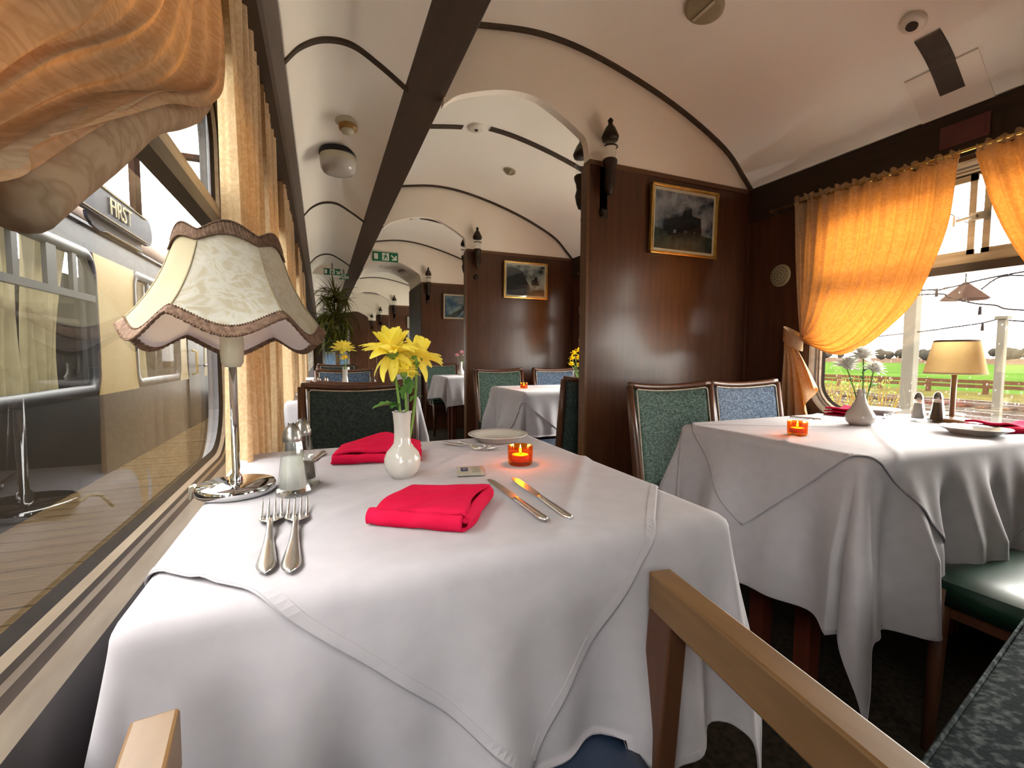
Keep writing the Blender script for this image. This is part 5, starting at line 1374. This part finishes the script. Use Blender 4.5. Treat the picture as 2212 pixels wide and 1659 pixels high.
gaps = [(ya, -1.2), (0.12, 0.85), (2.17, 2.90), (4.22, 4.95), (6.27, 6.58), (7.42, 8.3), (9.6, 10.3), (11.6, yb)]
for (a, b) in gaps:
    bm = B(); box(bm, (CX - 0.04, (a + b) / 2, 1.22), (0.08, b - a + 0.04, 1.0)); p = CL(bm, 'pillar', 'coach_grey')
    if b - a < 1.0:
        bm = B(); n = 10; hw0 = (b - a) / 2
        # cream panel with concave sides between the rounded windows
        poly = []
        for k in range(n + 1):
            v = k / n; w = hw0 - 0.03 + 0.05 * (abs(2 * v - 1) ** 4); poly.append((w, 0.70 + 1.02 * v))
        poly += [(-w, z) for w, z in poly[::-1]]
        prism(bm, poly, 0.006, Matrix.Translation((CX, (a + b) / 2, 0)) @ Matrix.Rotation(PI / 2, 4, 'Z'))
        for v in bm.verts: v.co.x += 0.008
        CL(bm, 'cream_panel', 'coach_cream')
for wi, (a, b) in enumerate(WINS):
    cyw, hww = (a + b) / 2, (b - a) / 2
    def rr_(o): 
        r = 0.12 + o; pts = []
        z0, z1, hw = 0.735 - o, 1.70 + o, hww + o
        for (sy, sz, a0) in ((1, -1, -PI / 2), (1, 1, 0), (-1, 1, PI / 2), (-1, -1, PI)):
            for k in range(7):
                an = a0 + PI / 2 * k / 6
                pts.append((cyw + sy * (hw - r) + r * math.cos(an), ((z1 - r) if sz > 0 else (z0 + r)) + r * math.sin(an)))
        return pts
    bm = B(); rings = [[bm.verts.new((x, y, z)) for y, z in rr_(o)] for o, x in ((-0.045, CX - 0.02), (-0.04, CX + 0.012), (0.0, CX + 0.016), (0.03, CX + 0.004))]
    for r0, r1 in zip(rings, rings[1:]):
        for k in range(len(r0)): bm.faces.new((r0[k], r0[(k + 1) % len(r0)], r1[(k + 1) % len(r1)], r1[k]))
    fr = CL(bm, 'window_frame', 'coach_grey', smooth=True)
    bm = B(); bm.faces.new([bm.verts.new((CX - 0.015, y, z)) for y, z in rr_(-0.03)]); CL(bm, 'window_pane', 'window_glass')
    bm = B(); box(bm, (CX + 0.0, cyw, 1.39), (0.03, hww * 2 - 0.06, 0.045)); CL(bm, 'window_transom', 'coach_grey')
    for yy in (-0.28, 0.08, 0.36) if wi != 3 else (-0.3, 0.3, 0.02):
        bm = B(); box(bm, (CX - 0.002, cyw + yy, 1.54), (0.025, 0.055 if yy != 0.08 else 0.11, 0.28)); CL(bm, 'vent_bar', 'coach_grey')
    for s_, (u0, u1) in ((-1, (-0.98, 0.02)), (1, (0.06, 0.62))):
        if wi == 3 and s_ == 1: continue
        bm = B()
        def cf(u, v): return Vector((CX - 0.13 + 0.025 * math.sin(u * 30 + s_) + 0.01 * math.sin(v * 5 + u * 9), cyw + hww * lerp(u0, u1 + (0.3 * (1 - v) ** 2 if s_ == 1 else 0), u), lerp(1.74, 0.70, v)))
        grid(bm, cf, 40, 12); CL(bm, 'window_curtain', 'coach_curtain', smooth=True)
bm = B(); box(bm, (CX - 0.03, 7.0, 0.92), (0.08, 0.8, 1.75)); dd = CL(bm, 'door', 'coach_brown', bev=0.01)
bm = B(); tube(bm, [Vector((CX + 0.02, 6.72, 0.75)), Vector((CX + 0.07, 6.72, 0.77)), Vector((CX + 0.07, 6.72, 1.03)), Vector((CX + 0.02, 6.72, 1.05))], 0.014, 8); CL(bm, 'grab_handle', 'coach_cream', smooth=True)
bm = B(); tube(bm, [Vector((CX + 0.02, 7.3, 0.85)), Vector((CX + 0.06, 7.3, 0.85)), Vector((CX + 0.06, 7.2, 0.85))], 0.014, 8); CL(bm, 'door_handle', 'dull_steel', smooth=True)

# hanging FIRST sign
sg = thing('hanging_sign', 'navy hanging sign reading FIRST in front of the neighbouring coach', 'sign', (-1.0, 3.15, 1.765))
def YZ(poly, x, t):
    bm = B(); prism(bm, poly, t, Matrix.Translation((x, 0, 0)) @ Matrix.Rotation(PI / 2, 4, 'Z'))
    return bm
end = [(0.44 + 0.09 * math.sin(a), 0.085 * math.cos(a)) for a in [PI * k / 12 for k in range(13)]]
obj('main_board', YZ([(-0.62, 0.085)] + end + [(-0.62, -0.085)], 0.0, 0.02), 'sign_blue', sg)
obj('lower_board', YZ([(-0.32, -0.08), (0.40, -0.08), (0.40, -0.15), (-0.16, -0.15), (-0.26, -0.135), (-0.31, -0.11)], -0.02, 0.015), 'sign_blue', sg)
for z in (-0.072, 0.072):
    bm = B(); box(bm, (0.003, -0.1, z), (0.006, 1.04, 0.0035)); obj('border_line', bm, 'sign_cream', sg)
bm = B(); box(bm, (-0.012, 0.1, -0.14), (0.02, 0.5, 0.003)); obj('lower_border_line', bm, 'sign_cream', sg)
me = text_mesh('FIRST', 0.125, 0.002); me.materials.clear(); me.materials.append(MATS['sign_cream'])
o = bpy.data.objects.new('lettering', me); link(o, sg); o.matrix_local = Matrix.Translation((0.004, 0.03, 0.0)) @ Matrix(((0, 0, 1, 0), (1, 0, 0, 0), (0, 1, 0, 0), (0, 0, 0, 1)))
for y in (-0.4, 0.3):
    bm = B(); box(bm, (-0.01, y, 0.26), (0.03, 0.1, 0.36)); box(bm, (0.345, y, 0.45), (0.745, 0.05, 0.03)); obj('hanger', bm, 'shade_brown', sg)

# ------------------------------------------------------------------ outside, right: lineside, fields, posts and string lights
def flat(name, x0, x1, z, mat, label, y0=-60, y1=160, dz=0.2):
    bm = B(); box(bm, ((x0 + x1) / 2, (y0 + y1) / 2, z - dz / 2), (x1 - x0, y1 - y0, dz)); return tag(obj(name, bm, mat), label, 'ground', kind='structure')
flat('ground_verge', 2.9, 17.0, -1.1, 'ground_grass', 'rough yellow grass verge outside the right windows')
noisy('bounce_pale', rgb(222, 216, 206), rgb(230, 224, 214), 3, 0.8, spec=0.0)
flat('ground_bounce_platform', 2.75, 10.0, -0.15, 'bounce_pale', 'added pale platform out of view, bouncing daylight through the right windows onto the ceiling', -12, 24, 0.95)  # added out of view as a reflector, throws daylight up to the ceiling
flat('ground_ballast', 17.0, 28.5, -1.05, 'ballast', 'stone ballast under the railway track')
flat('ground_bank', 28.5, 36.0, -1.08, 'ground_grass', 'dry yellow bank in front of the fence')
flat('ground_field', 36.0, 175.0, -1.1, 'field_green', 'bright green field beyond the fence', -300, 700)
flat('ground_plough', 175.0, 900.0, -1.12, 'field_brown', 'brown far fields below the tree line', -900, 2500)
flat('ground_left', -80.0, -0.32, -1.1, 'ballast', 'trackbed under the coaches on the left')
for i, x in enumerate((19.0, 20.5, 24.5, 26.0)):
    bm = B(); box(bm, (x, 50, -0.88), (0.07, 220, 0.03)); box(bm, (x, 50, -0.934), (0.14, 220, 0.09))
    tag(obj('track_rail', bm, 'rail_steel'), '%s steel rail of the track beyond the right window' % ['nearest', 'second nearest', 'third nearest', 'farthest'][i], 'rail', 'railway rails')
bm = B(); box(bm, (0, 0, 0), (2.5, 0.25, 0.1)); sl0 = None
for tr, x in enumerate((19.75, 25.25)):
    root = thing('sleeper_row', '%s row of track sleepers' % ['nearer', 'farther'][tr], 'sleepers', (x, 10, -1.03), group='rows of sleepers')
    if tr == 0:
        sl0 = obj('sleeper', bm, 'fence_wood', root); sl0.location = (0, -8, 0)
    for q in range(0 if tr else 1, 48):
        o = sl0.copy(); COL.objects.link(o); o.parent = root; o.location = (0, -8 + q * 0.68, 0)
fe = thing('lineside_fence', 'brown post and rail fence in front of the green field', 'fence', (34.0, 12, -1.08))
bm = B(); box(bm, (0, 0, 0.35), (0.18, 0.2, 0.9)); fp = obj('fence_post', bm, 'fence_wood', fe); fp.location = (0, -30, 0)
for q in range(1, 36):
    o = fp.copy(); COL.objects.link(o); o.location = (0, -30 + q * 2.6, 0)
for z in (0.42, 0.68):
    bm = B(); box(bm, (-0.05, 15, z), (0.06, 92, 0.2)); obj('fence_rail', bm, 'fence_wood', fe)
def far_tree(x, y, h, w, label, seed):
    rnd = random.Random(seed); t = thing('distant_tree', label, 'tree', (x, y, -1.1), group='trees along the horizon')
    bm = B(); tube(bm, [(0, 0, 0), (0, 0, h * 0.5)], [h * 0.05, h * 0.03], 6); obj('trunk', bm, 'trunk_bark', t)
    bm = B()
    for q in range(7):
        m = bmesh.ops.create_icosphere(bm, subdivisions=2, radius=rnd.uniform(0.28, 0.45) * h)
        c = Vector((rnd.uniform(-0.5, 0.5) * w, rnd.uniform(-0.9, 0.9) * w, h * rnd.uniform(0.4, 0.62)))
        for v in m['verts']: v.co = v.co * (1 + 0.25 * noise.noise(v.co * 0.6 + c)) + c
    obj('crown', bm, 'tree_far', t, True)
words = ['first', 'second', 'third', 'fourth', 'fifth', 'sixth', 'seventh', 'eighth', 'ninth', 'tenth', 'eleventh', 'twelfth', 'thirteenth', 'fourteenth']
for q in range(14):
    far_tree(330 + 20 * math.sin(q * 2.1), 40 + q * 20 + 4 * math.sin(q * 5), 7.2 + 1.2 * math.sin(q * 3.7), 11, '%s clump from the right in the grey tree line on the horizon' % words[q], q)
# white posts
def white_post(x, y, w, zt_, label):
    t = thing('white_post', label, 'post', (x, y, -1.1), group='white posts outside the right window')
    bm = B(); box(bm, (0, 0, (zt_ + 1.1) / 2), (w, w, zt_ + 1.1)); obj('shaft', bm, 'post_white', t, bev=0.006)
    bm = B(); box(bm, (0, 0, zt_ + 1.11), (w + 0.02, w + 0.02, 0.02)); obj('cap', bm, 'post_white', t, bev=0.004)
white_post(4.0, 1.978, 0.075, 2.6, 'white post outside the window, left of the cream lamp')
white_post(4.0, 1.493, 0.042, 1.24, 'slim white post outside the window, right of the cream lamp')
# conical lamp shade on a swan-neck
t = thing('platform_lamp', 'dark conical lamp shade hanging outside the right window', 'lamp', (4.0, 1.69, 1.385))
bm = B(); lathe(bm, [(0.128, 0.0), (0.01, 0.115), (0, 0.12)], 32); lathe(bm, [(0.124, 0.0), (0.0, 0.108)], 32); obj('shade', bm, 'shade_brown', t, True)
bm = B(); tube(bm, [(0, 0.0, 0.11), (0, 0, 0.5), (0, 0.25, 0.72), (0, 0.288, 0.8)], 0.004, 6); obj('hanging_cable', bm, 'wire_black', t, True)
bm = B(); lathe(bm, [(0, -0.05), (0.014, -0.04), (0.018, -0.022), (0.01, 0), (0.01, 0.04), (0, 0.05)], 14); obj('bulb', bm, 'thin_clear', t, True)
def wire(pts, x, label, r=0.005):
    bm = B(); ip = interp(pts, 8); tube(bm, [(x, p.x, p.y) for p in ip], r, 5); tag(obj('string_wire', bm, 'wire_black', smooth=True), label, 'wire', 'string light wires')
wire([(2.3, 1.46), (1.74, 1.43), (1.66, 1.42), (1.58, 1.43), (1.3, 1.47), (0.6, 1.5)], 3.6, 'upper string light wire outside the right window')
wire([(2.3, 1.42), (1.69, 1.40), (1.61, 1.37), (1.48, 1.32), (1.39, 1.30), (1.26, 1.26), (0.6, 1.2)], 3.62, 'sagging middle string light wire outside the right window')
wire([(2.6, 1.12), (1.93, 1.18), (1.76, 1.20), (1.6, 1.22), (1.49, 1.245), (1.4, 1.22), (0.7, 1.15)], 4.0, 'lowest string light wire, tied to the slim white post')
wire([(1.61, 1.44), (1.54, 1.50), (1.48, 1.51), (1.41, 1.50), (0.9, 1.4)], 4.0, 'curling wire right of the conical lamp shade')
def string_bulb(x, y, z, label):
    t = thing('string_bulb', label, 'bulb', (x, y, z), group='clear string light bulbs')
    bm = B(); lathe(bm, [(0, 0.05), (0.006, 0.05), (0.008, 0.02), (0.009, 0.0), (0, 0)], 12); obj('socket', bm, 'wire_black', t, True)
    bm = B(); lathe(bm, [(0.008, 0.0), (0.016, -0.015), (0.018, -0.028), (0.01, -0.042), (0, -0.045)], 14); obj('globe', bm, 'thin_clear', t, True)
string_bulb(3.6, 1.66, 1.38, 'string light bulb left of the conical lamp shade')
string_bulb(3.62, 1.455, 1.25, 'string light bulb just below the conical lamp shade')
string_bulb(4.0, 1.59, 1.17, 'string light bulb on the lowest wire')
for i, (za, zb_) in enumerate(((2.58, 2.67), (2.42, 2.48), (2.26, 2.30), (2.11, 2.12))):
    bm = B(); tube(bm, [(12, 12, za - 0.02 * 4 + 0.0), (12, 5.8, za), (12, 4.2, zb_), (12, -4, zb_ + 0.3)], 0.008, 5)
    tag(obj('overhead_wire', bm, 'rail_steel'), '%s overhead line crossing the sky outside the right window' % ['highest', 'second highest', 'third highest', 'lowest'][i], 'wire', 'overhead lines')
# bare yellow-leaved shrubs by the line
def shrub(x, y, s, label, seed):
    rnd = random.Random(seed); t = thing('lineside_shrub', label, 'shrub', (x, y, -1.1), group='lineside shrubs')
    bm = B()
    for q in range(26):
        a = rnd.uniform(0, 6.28); r = rnd.uniform(0.1, 0.5) * s
        tube(bm, [(0, 0, 0), (0.4 * r * math.cos(a), 0.4 * r * math.sin(a), 0.8 * s), (r * math.cos(a), r * math.sin(a), rnd.uniform(1.1, 1.6) * s)], [0.02, 0.012, 0.004], 5)
    obj('twigs', bm, 'bush_twig', t)
    bm = B()
    for q in range(220):
        a = rnd.uniform(0, 6.28); r = rnd.uniform(0.0, 0.5) * s; z = rnd.uniform(0.5, 1.5) * s
        M = Matrix.Rotation(rnd.uniform(0, 6), 3, 'X') @ Matrix.Rotation(rnd.uniform(0, 6), 3, 'Z')
        c = Vector((r * math.cos(a), r * math.sin(a), z)); L = 0.05
        bm.faces.new([bm.verts.new(M @ Vector(p) + c) for p in ((0, 0, 0), (L * 0.4, L * 0.5, 0), (0, L, 0.01), (-L * 0.4, L * 0.5, 0))])
    tag(obj('leaves', bm, 'leaf_olive', t), kind='stuff')
shrub(7.5, 4.6, 1.15, 'bare shrub outside the window, just behind the white teardrop vase', 1)
shrub(8.5, 5.6, 1.1, 'bare shrub outside the left edge of the right window', 2)
shrub(9.0, 4.9, 1.15, 'bare shrub left of the thick white post', 3)
